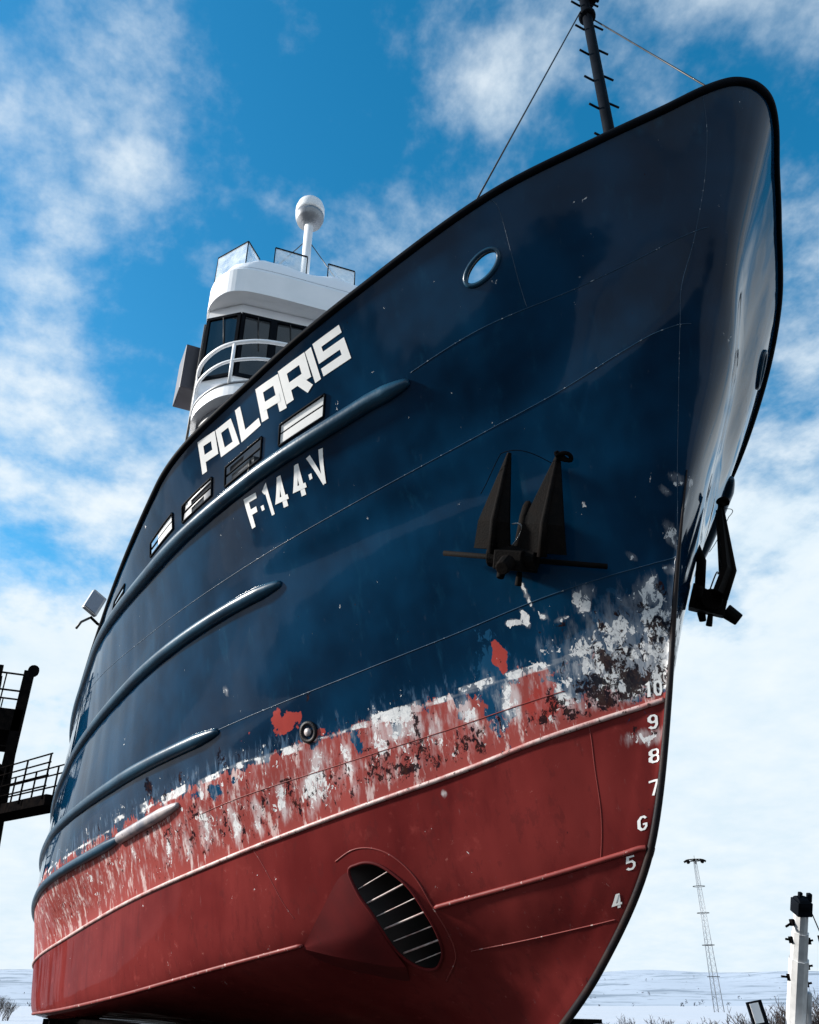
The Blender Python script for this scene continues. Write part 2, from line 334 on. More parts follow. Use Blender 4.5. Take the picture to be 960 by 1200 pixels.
def smooth_line(pts, n, closed=False):
    """Catmull-Rom through (u, lev) points"""
    Q = np.array(pts, float); m = len(Q); out = []
    for t in np.linspace(0, m if closed else m-1, n, endpoint=not closed):
        i = min(int(t), m-1 if closed else m-2); w = t-i
        g = (lambda k: Q[k % m]) if closed else (lambda k: Q[min(max(k, 0), m-1)])
        a, b, c, d = g(i-1), g(i), g(i+1), g(i+2)
        out.append(.5*(2*b+(c-a)*w+(2*a-5*b+4*c-d)*w*w+(-a+3*b-3*c+d)*w**3))
    return np.array(out)
def s_of(u, lev): return -P(u, lev)[..., 0]
BLOBS=[(4,2.775,4.953,0.109,0.052,1.3),(4,2.356,4.929,0.292,0.096,1.3),(4,1.857,4.945,0.115,0.057,1.3),(4,1.49,4.9,0.2,0.051,1.3),(4,1.152,4.917,0.054,0.066,1.3),(4,3.625,4.996,0.13,0.067,1.3),(4,4.059,5.014,0.124,0.06,1.3),(4,4.398,4.988,0.07,0.071,1.3),(4,4.936,4.992,0.189,0.059,1.3),(4,5.706,4.961,0.336,0.089,1.3),(4,6.444,4.876,0.129,0.084,1.3),(4,7.194,4.826,0.174,0.052,1.3),(4,1.008,4.93,0.189,0.071,1.3),(4,0.584,4.909,0.195,0.031,1.1),(0,1.212,5.322,0.079,0.425,1),(0,0.798,5.484,0.077,0.37,1),(0,0.38,5.592,0.357,0.205,0.75),(0,0.421,5.144,0.086,0.296,0.9),(0,0.154,5.611,0.121,0.251,0.8),(0,0.215,5.094,0.146,0.159,0.75),(0,0.021,5.142,0.05,0.414,0.95),(0,-0.09,4.401,0.087,0.241,1),(0,-0.02,4.784,0.073,0.319,1),(0,-0.253,4.148,0.054,0.096,0.9),(0,-0.363,3.797,0.038,0.116,1),(0,-0.082,3.903,0.028,0.06,0.95),(0,2.382,5.254,0.248,0.353,0.85),(0,2.594,5.229,0.105,0.416,0.9),(0,2.208,5.197,0.088,0.392,0.9),(0,2.012,5.356,0.107,0.289,0.75),(0,1.658,5.364,0.114,0.433,0.9),(0,1.261,5.342,0.068,0.425,0.9),(0,3.367,5.435,0.104,0.421,0.95),(0,3.006,5.446,0.071,0.435,0.9),(0,3.204,5.433,0.051,0.286,0.7),(0,3.458,5.595,0.15,0.354,0.95),(0,3.913,5.633,0.091,0.306,0.95),(0,4.332,5.684,0.094,0.293,0.95),(0,4.719,5.635,0.088,0.318,0.9),(0,5.221,5.617,0.108,0.348,0.9),(0,5.686,5.611,0.109,0.303,0.8),(0,6.082,5.54,0.086,0.23,0.8),(0,6.548,5.451,0.094,0.213,0.75),(0,6.983,5.403,0.077,0.19,0.7),(0,5.147,5.061,0.09,0.233,0.9),(0,0.365,4.276,0.15,0.167,1.1),(0,0.601,4.322,0.094,0.071,0.8),(0,0.724,4.208,0.028,0.047,1.3),(0,0.975,4.186,0.077,0.049,1.5),(0,0.77,3.889,0.016,0.197,1.6),(0,0.867,4.161,0.03,0.141,1.5),(0,-0.618,3.269,0.043,0.094,0.85),(0,-0.516,3.364,0.035,0.073,0.85),(0,-0.397,3.706,0.049,0.114,0.85),(0,-0.074,3.894,0.027,0.069,0.85),(0,-0.126,4.301,0.075,0.229,0.85),(0,-0.02,4.505,0.096,0.285,0.85),(0,4.463,3.646,0.043,0.046,1.3),(0,0.31,6.248,0.239,0.066,0.62),(0,0.297,6.517,0,0.294,0.8),(0,2.125,6.13,0.033,0.031,1),(1,0.318,4.668,0.028,0.332,1),(1,0.381,5.169,0.042,0.3,1.1),(1,0.295,4.801,0.062,0.139,0.9),(1,0.65,5.438,0.088,0.062,1),(1,0.527,5.771,0.086,0.088,0.95),(1,0.686,5.884,0.073,0.089,1.05),(1,0.825,5.802,0.038,0.109,1),(1,0.954,5.871,0.029,0.114,0.95),(1,1.222,5.802,0.052,0.048,0.9),(1,1.021,5.79,0.03,0.06,0.9),(1,-0.168,4.335,0.048,0.106,0.95),(1,-0.048,4.769,0.061,0.159,0.95),(1,-0.032,4.48,0.047,0.114,0.85),(1,0.062,5.437,0.052,0.238,0.95),(1,0.347,5.886,0.082,0.053,0.95),(1,0.39,6.186,0.031,0.026,0.9),(1,0.264,6.26,0.03,0.03,0.9),(1,-0.027,5.101,0.031,0.213,0.8),(1,0.603,4.415,0.091,0.039,0.8),(1,0.752,4.418,0.129,0.029,0.7),(1,1.63,5.835,0.102,0.108,1.05),(1,2.08,5.765,0.074,0.149,1),(1,2.365,5.728,0.12,0.095,1),(1,2.556,5.47,0.037,0.238,0.95),(1,2.582,5.167,0.033,0.195,0.8),(1,2.193,5.238,0.031,0.357,1),(1,2.398,5.567,0.2,0.046,0.95),(1,2.692,5.596,0.047,0.07,0.95),(1,1.369,5.313,0.07,0.14,0),(1,2.738,5.333,0.096,0.043,0.9),(1,3.023,5.528,0.045,0.169,0.9),(1,2.831,5.713,0.038,0.079,0.85),(1,3.057,5.792,0.035,0.076,0.85),(1,3.464,5.6,0.043,0.131,0.8),(1,3.246,4.025,0.108,0.101,0.9),(1,2.45,4.18,0.047,0.11,0.7),(1,2.427,4.717,0.163,0.05,0.8),(1,4.669,5.209,0.064,0.148,1.05),(1,3.835,5.382,0.126,0.043,1),(1,6.236,4.63,0.121,0.316,1.05),(1,5.565,4.57,0.105,0.269,0.9),(1,5.42,5.403,0.237,0.035,0.95),(1,4.667,5.867,0.055,0.042,0.95),(1,6.055,5.547,0.064,0.172,0.85),(1,4.704,4.718,0.098,0.488,0.85),(1,3.487,5.646,0.03,0.173,0.8),(1,5.162,5.547,0.054,0.163,0.85),(1,6.521,5.328,0.059,0.064,0.9),(1,4.536,5.793,0.046,0.026,0.9),(1,5.422,5.291,0.239,0.109,0.62),(1,5.449,5.671,0.187,0.161,0.55),(1,0.815,6.725,0.026,0.017,0.9),(1,1.154,6.705,0.035,0.023,0.8),(2,1.23,4.587,0.072,0.317,1.3),(2,3.599,4.321,0.292,0.233,0.95),(2,3.248,4.793,0.146,0.206,0.8),(2,4.074,4.298,0.311,0.184,0.7),(2,0.983,5.398,0.187,0.497,1.3),(3,2.398,5.213,0.064,0.194,1.2),(3,2.863,5.184,0.074,0.225,1.1),(3,1.357,5.247,0.068,0.209,1.1),(3,1.738,5.321,0.054,0.1,1),(3,2.039,5.035,0.043,0.099,0.8),(3,4.892,5.207,0.136,0.132,1.2),(3,5.263,5.135,0.139,0.143,0.9),(3,4.551,5.159,0.077,0.069,0.8),(3,1.319,5.091,0.159,0.945,1.1),(3,0.58,5.118,0.479,0.627,1),(3,0.774,5.073,0.122,0.269,1),(3,0.166,5.124,0.352,0.868,1.1),(3,0.129,5.342,0.469,0.415,0.9)]

def paint_masks(s, lev):
    M_ = np.zeros(s.shape+(4,))
    w1 = vnoise(s+9, lev*.55+5, 2.3, 21)-.5; w2 = vnoise(s+9, lev*.55+5, 2.9, 22)-.5; w3 = vnoise(s+9, lev+5, 7.7, 23)-.5; w4 = vnoise(s+9, lev+5, 8.3, 24)-.5
    sw = s+.20*w1+.10*w3; lw = lev+.42*w2+.22*w4
    for t, s0, l0, rs, rl, st in BLOBS:
        if t == 4:                                            # remnants of the painted boot-top line
            d = np.maximum(np.abs(s+.05*w3-s0)/rs, np.abs(lev+.03*w4-l0)/rl); M_[..., 0] = np.maximum(M_[..., 0], .74*np.clip(3*(1.12-d), 0, 1)); continue
        k = min(1.0, rs/.16, rl/.2)
        d = np.sqrt(((s+(sw-s)*k-s0)/rs)**2+((lev+(lw-lev)*k-l0)/rl)**2); f = st*np.clip(1.28-d, 0, .80)*(.86 if t == 0 else 1.0)
        M_[..., int(t)] = np.maximum(M_[..., int(t)], np.minimum(f, 1.3))
    band = smoothstep(lev, 4.35, 4.8)*(1-smoothstep(lev, 5.75, 6.0)); bow = (1-smoothstep(s, .25, 1.1))*smoothstep(lev, 3.8, 4.5)*(1-smoothstep(lev, 5.8, 6.05))
    line = np.clip(1-np.abs(lev+.05*w4-4.955)/.055, 0, 1)*(vnoise(s+9, lev*0+3, 1.9, 31) > .35); low = smoothstep(lev, 5.25, 5.6)*(1-smoothstep(lev, 5.88, 6.0))*(1-smoothstep(s, 3, 9))
    M_[..., 0] = np.maximum(M_[..., 0], np.maximum(.24*band+.36*bow, .62*line)); M_[..., 1] = np.maximum(M_[..., 1], .26*band+.30*bow+.24*low)
    return M_
def lo(u): return .80*smoothstep(np.asarray(u, float), 3.5, 3.82)      # the bulwark steps down aft
UMAX = 4.55
SHIP = empty('fishing_ship', (-8, 0, 1.25), 'blue and red fishing ship with a white wheelhouse, hauled out on land', 'ship')

def plate(us, ls, side, holes=()):
    us = np.asarray(us); ls = np.asarray(ls); UU, LL = np.meshgrid(us, ls, indexing='ij')
    if ls[0] < .01: LL = np.where(LL < 1, lo(UU)+(1-lo(UU))*LL, LL)
    G = P(UU, LL, side); a, b = G.shape[:2]
    ii, jj = np.meshgrid(np.arange(a-1), np.arange(b-1), indexing='ij'); ii = ii.ravel(); jj = jj.ravel()
    cu = (us[ii]+us[ii+1])/2; cl = (ls[jj]+ls[jj+1])/2; keep = np.ones(len(ii), bool)
    for h in holes: keep &= ~h(cu, cl)
    ii = ii[keep]; jj = jj[keep]
    F = np.stack([ii*b+jj, ii*b+jj+1, (ii+1)*b+jj+1, (ii+1)*b+jj], 1)
    if side < 0: F = F[:, ::-1]
    me = bpy.data.meshes.new('hull_plate'); me.from_pydata(G.reshape(-1, 3).tolist(), [], F.tolist()); me.update()
    me.polygons.foreach_set('use_smooth', [True]*len(me.polygons))
    at = me.attributes.new('lev', 'FLOAT', 'POINT'); at.data.foreach_set('value', LL.ravel().astype(np.float32))
    pm = paint_masks(-G[..., 0], LL)
    at = me.attributes.new('paint', 'FLOAT_COLOR', 'POINT'); at.data.foreach_set('color', pm.reshape(-1).astype(np.float32))
    me.materials.append(MATS['hull_paint'])
    o = bpy.data.objects.new('hull_plate', me); COL.objects.link(o); adopt(o, SHIP); return o

def rng(a, b, step, extra=()):
    n = max(2, int(round((b-a)/step))+1); v = list(np.linspace(a, b, n))
    for e in extra:
        if a < e < b:
            k = int(np.argmin([abs(q-e) for q in v]))
            if abs(v[k]-e) < step*.35 and 0 < k < len(v)-1: v[k] = e
            else: v.append(e)
    return np.array(sorted(v))
def fine(a, b, step, lo_, hi_, fstep):
    v = [q for q in np.linspace(a, b, int((b-a)/step)+2) if not lo_ < q < hi_]+list(np.linspace(lo_, hi_, int((hi_-lo_)/fstep)+2))
    return np.unique(np.round(v, 5))
# freeing ports (u aft, u fore, lev top, lev bottom) and the oval fairlead
PORTS = [(2.090, 1.922, .681, .882), (2.328, 2.165, .658, .870), (2.551, 2.394, .634, .834), (2.770, 2.610, .583, .781), (3.10, 2.995, .60, .80)]
FAIR = (1.361, .514, .055, .106)
def in_port(q): return lambda u, l: (u < q[0]) & (u > q[1]) & (l > q[2]) & (l < q[3])
def in_fair(u, l): return ((u-FAIR[0])/FAIR[2])**2+((l-FAIR[1])/FAIR[3])**2 < 1
INTAKE = [(1.7369, 6.4932), (1.7071, 6.4651), (1.6692, 6.4778), (1.6269, 6.5283), (1.5763, 6.6260), (1.5249, 6.7474), (1.4865, 6.8742), (1.4468, 7.0468), (1.4114, 7.2317), (1.3869, 7.4177), (1.3843, 7.5555), (1.4090, 7.6748), (1.4596, 7.6578), (1.5115, 7.5465), (1.5591, 7.3622), (1.5974, 7.1255), (1.6403, 6.8903), (1.6940, 6.6935)]
INTAKE = [tuple(q) for q in smooth_line(INTAKE, 90, True)]
def in_intake(u, l):
    c = np.zeros(u.shape, bool); n = len(INTAKE)
    for i in range(n):
        (x1, y1), (x2, y2) = INTAKE[i], INTAKE[(i+1) % n]
        k = (y1 > l) != (y2 > l); xx = (x2-x1)*(l-y1)/(y2-y1+1e-12)+x1; c ^= k & (u < xx)
    return c
BUTTS = {0: [0, .33, 1.23, 1.86, 2.60, 3.30, 4.0, UMAX], 1: [0, .27, .95, 1.62, 2.30, 3.05, 3.8, UMAX], 2: [0, .16, 1.42, 2.10, 2.85, 3.6, UMAX],
         4: [0, .62, 1.30, 1.95, 2.60, 3.4, UMAX], 5: [0, .45, 1.13, 1.80, 2.45, 3.2, UMAX], 6: [0, .69, 1.20, 2.02, 2.75, 3.5, UMAX], 7: [0, .9, 1.20, 2.02, 2.9, 3.8, UMAX]}
ENDS = {0: 1, 1: 2, 2: 4, 4: 5, 5: 6, 6: 7, 7: 9}
for side in (-1, 1):
    q = 1.0 if side < 0 else 2.2
    for l0, bt in BUTTS.items():
        l1 = ENDS[l0]; dl = {0: .04, 1: .04, 2: .03, 4: .018, 5: .018, 6: .03, 7: .06}[l0]*q; du = (.012 if l0 in (2, 4, 5) else .016)*q
        for a, b in zip(bt[:-1], bt[1:]):
            us = rng(a, b, du); ls = rng(l0, l1, dl); holes = []
            if l0 == 0:
                us = rng(a, b, du, [e for p_ in PORTS for e in p_[:2]]); ls = rng(l0, l1, dl, [e for p_ in PORTS for e in p_[2:] if a < p_[0] and p_[1] < b])
                holes = [in_port(p_) for p_ in PORTS]
                if a < FAIR[0] < b:
                    us = fine(a, b, du, 1.29, 1.435, .003); ls = fine(0, 1, dl, .385, .645, .008); holes = [in_fair]
            if l0 in (6, 7) and a < 1.5 < b and side < 0:
                us = fine(a, b, du, 1.369, 1.752, .006)
                ls = fine(6, 7, dl, 6.44, 7, .012) if l0 == 6 else fine(7, 9, dl, 7, 7.68, .012)
                holes = [in_intake]
            plate(us, ls, side, holes)
def hull_path(us, ls, side, out): return P(np.asarray(us), np.asarray(ls), side, out)
# transom and weather deck close the shell
ll = np.linspace(.85, 9, 40); pt = P(np.full(40, UMAX), ll, -1); m = MB()
m.add([tuple(v) for v in pt]+[(v[0], -v[1], v[2]) for v in pt], [(i, i+1, 41+i, 40+i) for i in range(39)]); m.build('transom', 'fender_blue', SHIP)
uu = np.linspace(.02, UMAX, 90); d0 = P(uu, np.full(90, 1.03), -1); d1 = d0*np.array([1, -1, 1])
m = MB(); m.sheet(np.stack([d0, d0*np.array([1, .5, 1]), d0*np.array([1, 0, 1]), d1*np.array([1, .5, 1]), d1], 1)); m.build('weather_deck', 'deck_grey', SHIP, True)
# capping rail round the bulwark, unbroken over the nose
uu = np.concatenate([np.linspace(0, 1, 70), np.linspace(1.02, 3.9, 130)]); r0 = P(uu, lo(uu), -1, 0.0)
path = [tuple(v) for v in r0[::-1]]+[(v[0], -v[1], v[2]) for v in r0[1:]]
MB().tube(path, .045, 12).build('capping_rail', 'black_paint', SHIP, True)
# weld seams and rubbing bars along the strakes
def strip(name, lev, u0, u1, r, mat, side, out=0.0, n=140, taper=True):
    us = np.linspace(u0, u1, n); pts = P(us, np.full(n, lev) if not hasattr(lev, '__len__') else lev, side, out)
    rs = np.full(n, r)
    if taper: rs[0] = r*.5; rs[-1] = r*.5
    return MB().tube([tuple(v) for v in pts], list(rs), 8).build(name, mat, SHIP, True)
for side in (-1, 1):
    if side < 0:
        strip('weld_seam', 1.0, .22, 1.6, .0048, 'blue_bead', side); strip('weld_seam', 2.0, .17, 4.2, .0048, 'blue_bead', side); strip('weld_seam', 4.0, .14, 2.26, .0055, 'blue_bead', side)
    strip('weld_seam', 5.42, .9, 2.3, .005, 'red_bead', side); strip('weld_seam', 7.55, .25, 1.25, .006, 'red_bead', side)
    strip('rubbing_bar', 6.0, .22, UMAX, .026, 'pale_bead', side, .004, 200)
    if side < 0:
        strip('rubbing_bar', 7.0, .12, 1.420, .024, 'red_bead', side, .004); strip('rubbing_bar', 7.0, 1.880, UMAX, .024, 'red_bead', side, .004)
    else: strip('rubbing_bar', 7.0, .12, UMAX, .024, 'red_bead', side, .004)
    for us_, ls_, mat in () if side > 0 else (((.473, .40, .3545, .354, .3528, .2731, .1965, .1511, .149), (.05, .3, .62, 1.0, 1.5277, 1.9972, 2.62, 3.26, 4.2), 'blue_bead'), ((1.36, 1.328, 1.2588, 1.1875), (.05, .15, .54, .99), 'blue_bead'), ((.80, .79, .7422, .6663, .62), (5.98, 6.02, 6.37, 6.71, 7.0), 'red_bead'), ((2.11, 2.0961, 1.9862, 1.92), (5.98, 6.07, 6.5, 6.72), 'red_bead')):
        q_ = smooth_line(list(zip(us_, ls_)), 60)
        MB().tube([tuple(v) for v in P(q_[:, 0], q_[:, 1], side)], .0042, 6).build('weld_seam', mat, SHIP, True)
# half-round steel fenders with tapered noses
def fender(lev, u0, u1, r, side, mat='fender_blue'):
    us = np.concatenate([np.linspace(u0, u0+.10, 16), np.linspace(u0+.11, u1, 130)]); n = len(us)
    rs = r*np.minimum(1, .30+.70*np.sqrt(np.clip((us-u0)/.085, 0, 1)))*np.interp(us, [2.7, 3.6], [1, .62])
    lv = np.interp(us, [0, 5], [lev, lev]) if not hasattr(lev, '__len__') else np.interp(us, lev[0], lev[1])
    return MB().tube([tuple(v) for v in P(us, lv, side, rs*.12)], list(rs), 16).build('fender', mat, SHIP, True)
for side in (-1, 1):
    fender(([1.6, 1.75, 5], [1.075, 1.02, 1.0]), 1.603, UMAX, .098, side)
    fender(3.03, 1.995, UMAX, .090, side); fender(4.02, 2.248, UMAX, .090, side)
    fender(5.17, 2.70, UMAX, .078, side)
    e_ = fender(5.17, 2.388, 2.705, .077, side, 'fender_worn'); e_['label'] = 'chafed pale end of the lowest fender'
# stem bar
lv = np.linspace(3.2, 9, 90); st_ = P(np.zeros(90), lv, -1); st_[:, 1] = 0; st_[:, 0] += .012
MB().tube([tuple(v) for v in st_], list(np.interp(lv, [3.2, 4.2, 6, 9], [.008, .02, .032, .04])), 10).build('stem_bar', 'stem_steel', SHIP, True)
# keel bar
kk = P(np.linspace(0, UMAX, 60), np.full(60, 9.), -1); m = MB()
for i in range(59): m.bar((kk[i, 0], 0, H-.50), (kk[i+1, 0], 0, H-.50), .2, .16)
m.build('keel_bar', 'red_fairing', SHIP)
# oval fairlead
for side in (-1, 1):
    th = np.linspace(0, 2*math.pi, 40, endpoint=False)
    ring = P(FAIR[0]+FAIR[2]*np.cos(th)*1.04, FAIR[1]+FAIR[3]*np.sin(th)*1.04, side, .008)
    f_ = MB().tube([tuple(v) for v in ring], .026, 10, closed=True).build('fairlead', 'fender_blue', SHIP, True)
    inn = P(FAIR[0]+FAIR[2]*np.cos(th)*1.02, FAIR[1]+FAIR[3]*np.sin(th)*1.02, side, -.09); g = np.stack([ring, inn], 0)
    g = np.concatenate([g, g[:, :1]], 1); MB().sheet(g).build('fairlead_lip', 'black_paint', f_, True)
# freeing ports: frame, centre bar, added plates, the white ones making openings read bright
for side in (-1, 1):
    for k, (ua, uf, lt, lb) in enumerate(PORTS):
        m = MB(); n = 12
        co = [P(np.linspace(ua, uf, n), np.full(n, lt), side, .004), P(np.full(n, uf), np.linspace(lt, lb, n), side, .004), P(np.linspace(uf, ua, n), np.full(n, lb), side, .004), P(np.full(n, ua), np.linspace(lb, lt, n), side, .004)]
        for c_ in co: m.tube([tuple(v) for v in c_], .016, 6)
        fr = m.build('freeing_port', 'black_paint', SHIP, True)
        lm = (lt+lb)/2-.01
        MB().tube([tuple(v) for v in P(np.linspace(ua, uf, n), np.full(n, lm), side, -.01)], .013, 6).build('bar', 'black_paint', fr, True)
        if k == 1:
            c_ = P([uf+(ua-uf)*(.55 if k == 1 else .5)], [(lt+lb)/2], side, -.45)[0]; q_ = MB()
            if k == 1:
                q_.lathe([(.02, -.3), (.20, -.3), (.20, -.24), (.11, -.22), (.11, .22), (.20, .24), (.20, .3), (.02, .3)], tuple(c_), 18, (1, .1, .1)); q_.box((c_[0], c_[1]-side*-.1, c_[2]-.25), (.5, .4, .3))
            else: q_.box((c_[0]-.2, c_[1], c_[2]-.02), (.5, .3, .34)); q_.tube([(c_[0]-.35, c_[1], c_[2]-.2), (c_[0]-.35, c_[1], c_[2]+.35)], .05, 10)
            q_.build('mooring_gear', 'winch_black', fr)
        def fill_plate(t0, t1, la, lb_, mat, o=.003):
            n_ = 8; us_ = np.linspace(ua+(uf-ua)*t0, ua+(uf-ua)*t1, n_); MB().sheet(np.stack([P(us_, np.full(n_, la), side, o), P(us_, np.full(n_, lb_), side, o)], 0)).build('fill_plate', mat, fr)
        e_ = (lb-lt)*.04
        if k == 0: fill_plate(.03, .97, lt+e_, lm-e_, 'letter_white'); fill_plate(.03, .97, lm+e_, lb-e_, 'letter_white')
        if k == 1: fill_plate(.04, .42, lt+e_, lm-e_, 'galvanised', -.05); fill_plate(.10, .72, lm+e_, lb-e_, 'galvanised', -.05)
        if k == 2: fill_plate(.22, .97, lt+e_, lm-e_, 'galvanised', -.04); fill_plate(.22, .66, lm+e_, lb-e_, 'galvanised', -.04); fill_plate(.12, .2, lt+e_, lm-e_*3, 'letter_white', .002)
        if k == 3: fill_plate(.36, .97, lt+e_, lm-e_, 'letter_white'); fill_plate(.36, .97, lm+e_, lb-e_, 'letter_white')
# bow thruster intake: rim, tunnel, bars, fairing and the doubler edge round it
it = np.array(INTAKE+INTAKE[:1]); iu = it[:, 0]; il = it[:, 1]
rim = P(iu, il, -1, .002)[:-1]; inn = rim+np.array([-.05, .75, .05]); inn2 = inn.copy()
RIM = MB().tube([tuple(v) for v in rim], .017, 8, closed=True).build('thruster_opening', 'red_fairing', SHIP, True)
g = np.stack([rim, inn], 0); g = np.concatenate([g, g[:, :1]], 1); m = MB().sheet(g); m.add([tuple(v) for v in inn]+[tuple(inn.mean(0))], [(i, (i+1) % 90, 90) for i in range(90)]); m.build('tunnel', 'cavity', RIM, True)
def rim_at(lev):                                           # fore and aft edges of the opening at one level
    k = np.where((il[:-1]-lev)*(il[1:]-lev) <= 0)[0]; u_ = [iu[i]+(iu[i+1]-iu[i])*((lev-il[i])/(il[i+1]-il[i]+1e-9)) for i in k]; return min(u_), max(u_)
for k, lv_ in enumerate((6.60, 6.735, 6.88, 7.04, 7.21, 7.38, 7.53)):
    uf, ua = rim_at(lv_); n = 8
    uf2, ua2 = rim_at(lv_+.035)
    MB().tube([tuple(v) for v in P(np.linspace(ua2, uf, n), np.linspace(lv_+.055, lv_-.015, n), -1, -.03)], .010 if k % 2 else .006, 8).build('grille_bar', 'bar_pale', RIM, True)
arc = np.array([(1.7892, 6.3855), (1.7361, 6.3451), (1.6803, 6.3644), (1.6169, 6.4382), (1.5593, 6.5476), (1.5071, 6.6806), (1.4677, 6.8169), (1.4184, 7.0299), (1.3684, 7.2601), (1.3314, 7.4713), (1.3239, 7.6336), (1.3634, 7.8645)])
arc = smooth_line(arc, 90); MB().tube([tuple(v) for v in P(arc[:, 0], arc[:, 1], -1)], .008, 8).build('doubler_edge', 'red_bead', RIM, True)
cr = np.array([(1.7375, 6.4787), (1.7742, 6.5165), (1.8122, 6.6704), (1.8468, 6.8367), (1.8804, 7.0380)])           # upper crease
lw = np.array([(1.5283, 7.5730), (1.5967, 7.4560), (1.6933, 7.2979), (1.7909, 7.1628), (1.8804, 7.0380)])           # lower edge
ed = np.array([(1.7369, 6.4932), (1.6940, 6.6935), (1.6403, 6.8903), (1.5974, 7.1255), (1.5283, 7.5380)])            # edge along the opening
tt = np.linspace(0, 1, 25); ki = np.linspace(0, 1, 5)
cu = smooth_line(cr, 25); cl_ = smooth_line(lw, 25); ed_s = smooth_line(ed, 21)
rows = []
for wi, w in enumerate(np.linspace(0, 1, 21)):
    # blend from the crease to the lower edge, starting at the opening's edge
    e_ = ed_s[wi]; base = cu*(1-w)+cl_*w
    base = base+(e_-base[0])*(1-tt)[:, None]
    rows.append(P(base[:, 0], base[:, 1], -1, .006+.075*w*w*np.sin(np.pi*np.clip(tt*.85+.15, 0, 1))))
g = np.stack(rows, 0); m = MB().sheet(g)
low = g[-1]; und = P(cl_[:, 0], np.clip(cl_[:, 1]+.35, 7, 8.8), -1, -.02); m.sheet(np.stack([low, und], 0))
m.build('fairing', 'red_fairing', RIM, True)

# ------------------------------------------------------------------ lettering painted on the plating
GL = {  # strokes in a unit box, y down
 'P': ([[(.13, 1), (.13, .11), (.87, .11), (.87, .60), (.13, .60)]], .285, .225), 'O': ([[(.13, .11), (.87, .11), (.87, .89), (.13, .89), (.13, .11)]], .285, .225),
 'L': ([[(.13, 0), (.13, .89), (1, .88)]], .29, .25), 'A': ([[(.12, 1), (.12, .10), (.88, .10), (.88, 1)], [(.12, .62), (.88, .62)]], .29, .23),
 'R': ([[(.12, 1), (.12, .10), (.88, .10), (.88, .60), (.12, .60)], [(.58, .60), (.89, 1)]], .28, .23), 'I': ([[(.5, 0), (.5, 1)]], .95, .2),
 'S': ([[(1, .11), (.11, .11), (.11, .50), (.89, .50), (.89, .89), (0, .89)]], .25, .235),
 'F': ([[(.14, 1), (.14, .08), (1, .08)], [(.14, .50), (.82, .50)]], .36, .18), 'dot': ([[(.5, 0), (.5, 1)]], 1.0, .5),
 '1': ([[(.05, .22), (.62, .10), (.62, 1)]], .55, .16), '4': ([[(.66, 1), (.66, .02)], [(.56, .05), (.14, .72), (1.0, .72)]], .33, .15), 'V': ([[(.10, 0), (.52, 1)], [(.92, 0), (.54, 1)]], .27, .14),
 '0': ([[(.2, .25), (.35, .07), (.65, .07), (.8, .25), (.8, .75), (.65, .93), (.35, .93), (.2, .75), (.2, .25)]], .26, .13),
 '9': ([[(.8, .42), (.62, .55), (.38, .55), (.2, .42), (.2, .2), (.38, .07), (.62, .07), (.8, .2), (.8, .75), (.62, .93), (.38, .93), (.2, .82)]], .26, .13),
 '8': ([[(.35, .07), (.65, .07), (.8, .17), (.8, .36), (.65, .48), (.35, .48), (.18, .6), (.18, .82), (.35, .93), (.65, .93), (.82, .82), (.82, .6), (.65, .48), (.35, .48), (.2, .36), (.2, .17), (.35, .07)]], .24, .12),
 '7': ([[(.1, .08), (.88, .08), (.45, 1)]], .25, .13),
 '6': ([[(.82, .2), (.62, .07), (.38, .07), (.18, .25), (.18, .75), (.38, .93), (.62, .93), (.82, .75), (.82, .58), (.5, .58)]], .25, .13),
 '5': ([[(.85, .07), (.25, .07), (.2, .42), (.6, .40), (.82, .55), (.82, .78), (.62, .93), (.35, .93), (.15, .82)]], .25, .13),
 'd1': ([[(.25, .22), (.55, .06), (.55, 1)]], .36, .12)}
def strip_mesh(pts, wx, wy, seg=.06):
    """mitred ribbon of a stroke in the unit box: list of (left, right) points"""
    P2 = [np.array(p, float) for p in pts]; closed = np.allclose(P2[0], P2[-1]); sc = np.array([1/wx, 1/wy]); Q = [p*sc for p in P2]   # metric where the pen is round
    n = len(Q); L_, R_ = [], []
    for i in range(n):
        if closed: a = Q[i]-Q[i-1 if i else n-2]; b = Q[(i+1) if i < n-1 else 1]-Q[i]
        else: a = Q[i]-Q[max(i-1, 0)]; b = Q[min(i+1, n-1)]-Q[i]
        if np.linalg.norm(a) < 1e-9: a = b
        if np.linalg.norm(b) < 1e-9: b = a
        a = a/np.linalg.norm(a); b = b/np.linalg.norm(b); t = a+b
        t = t/np.linalg.norm(t) if np.linalg.norm(t) > 1e-6 else a
        nrm = np.array([-t[1], t[0]]); c = max(.45, abs(np.dot(nrm, [-a[1], a[0]]))); off = nrm*.5/c
        L_.append((Q[i]+off)/sc); R_.append((Q[i]-off)/sc)
    rows = []
    for i in range(n-1):
        k = max(1, int(np.linalg.norm(P2[i+1]-P2[i])/seg))
        for j in range(k+(i == n-2)):
            w = j/k; rows.append((L_[i]*(1-w)+L_[i+1]*w, R_[i]*(1-w)+R_[i+1]*w))
    return rows
def glyph(ch, quad, name, side=-1, out=.004, mirror=False):
    strokes, wx, wy = GL[ch]; q = np.array(quad, float); m = MB()
    for si, st in enumerate(strokes):
        rows = strip_mesh(st, wx, wy); pts = []
        for l, r in rows:
            for w in (0, .5, 1):
                p = l*(1-w)+r*w; x, y = p
                if mirror: x = 1-x
                uv = (q[0]*(1-x)+q[1]*x)*(1-y)+(q[3]*(1-x)+q[2]*x)*y; pts.append(uv)
        pts = np.array(pts); G = P(np.maximum(pts[:, 0], 0), np.clip(pts[:, 1], 0, 9), side, out+.0015*si).reshape(len(rows), 3, 3); m.sheet(G)
    return m.build(name, 'letter_white', SHIP, True)
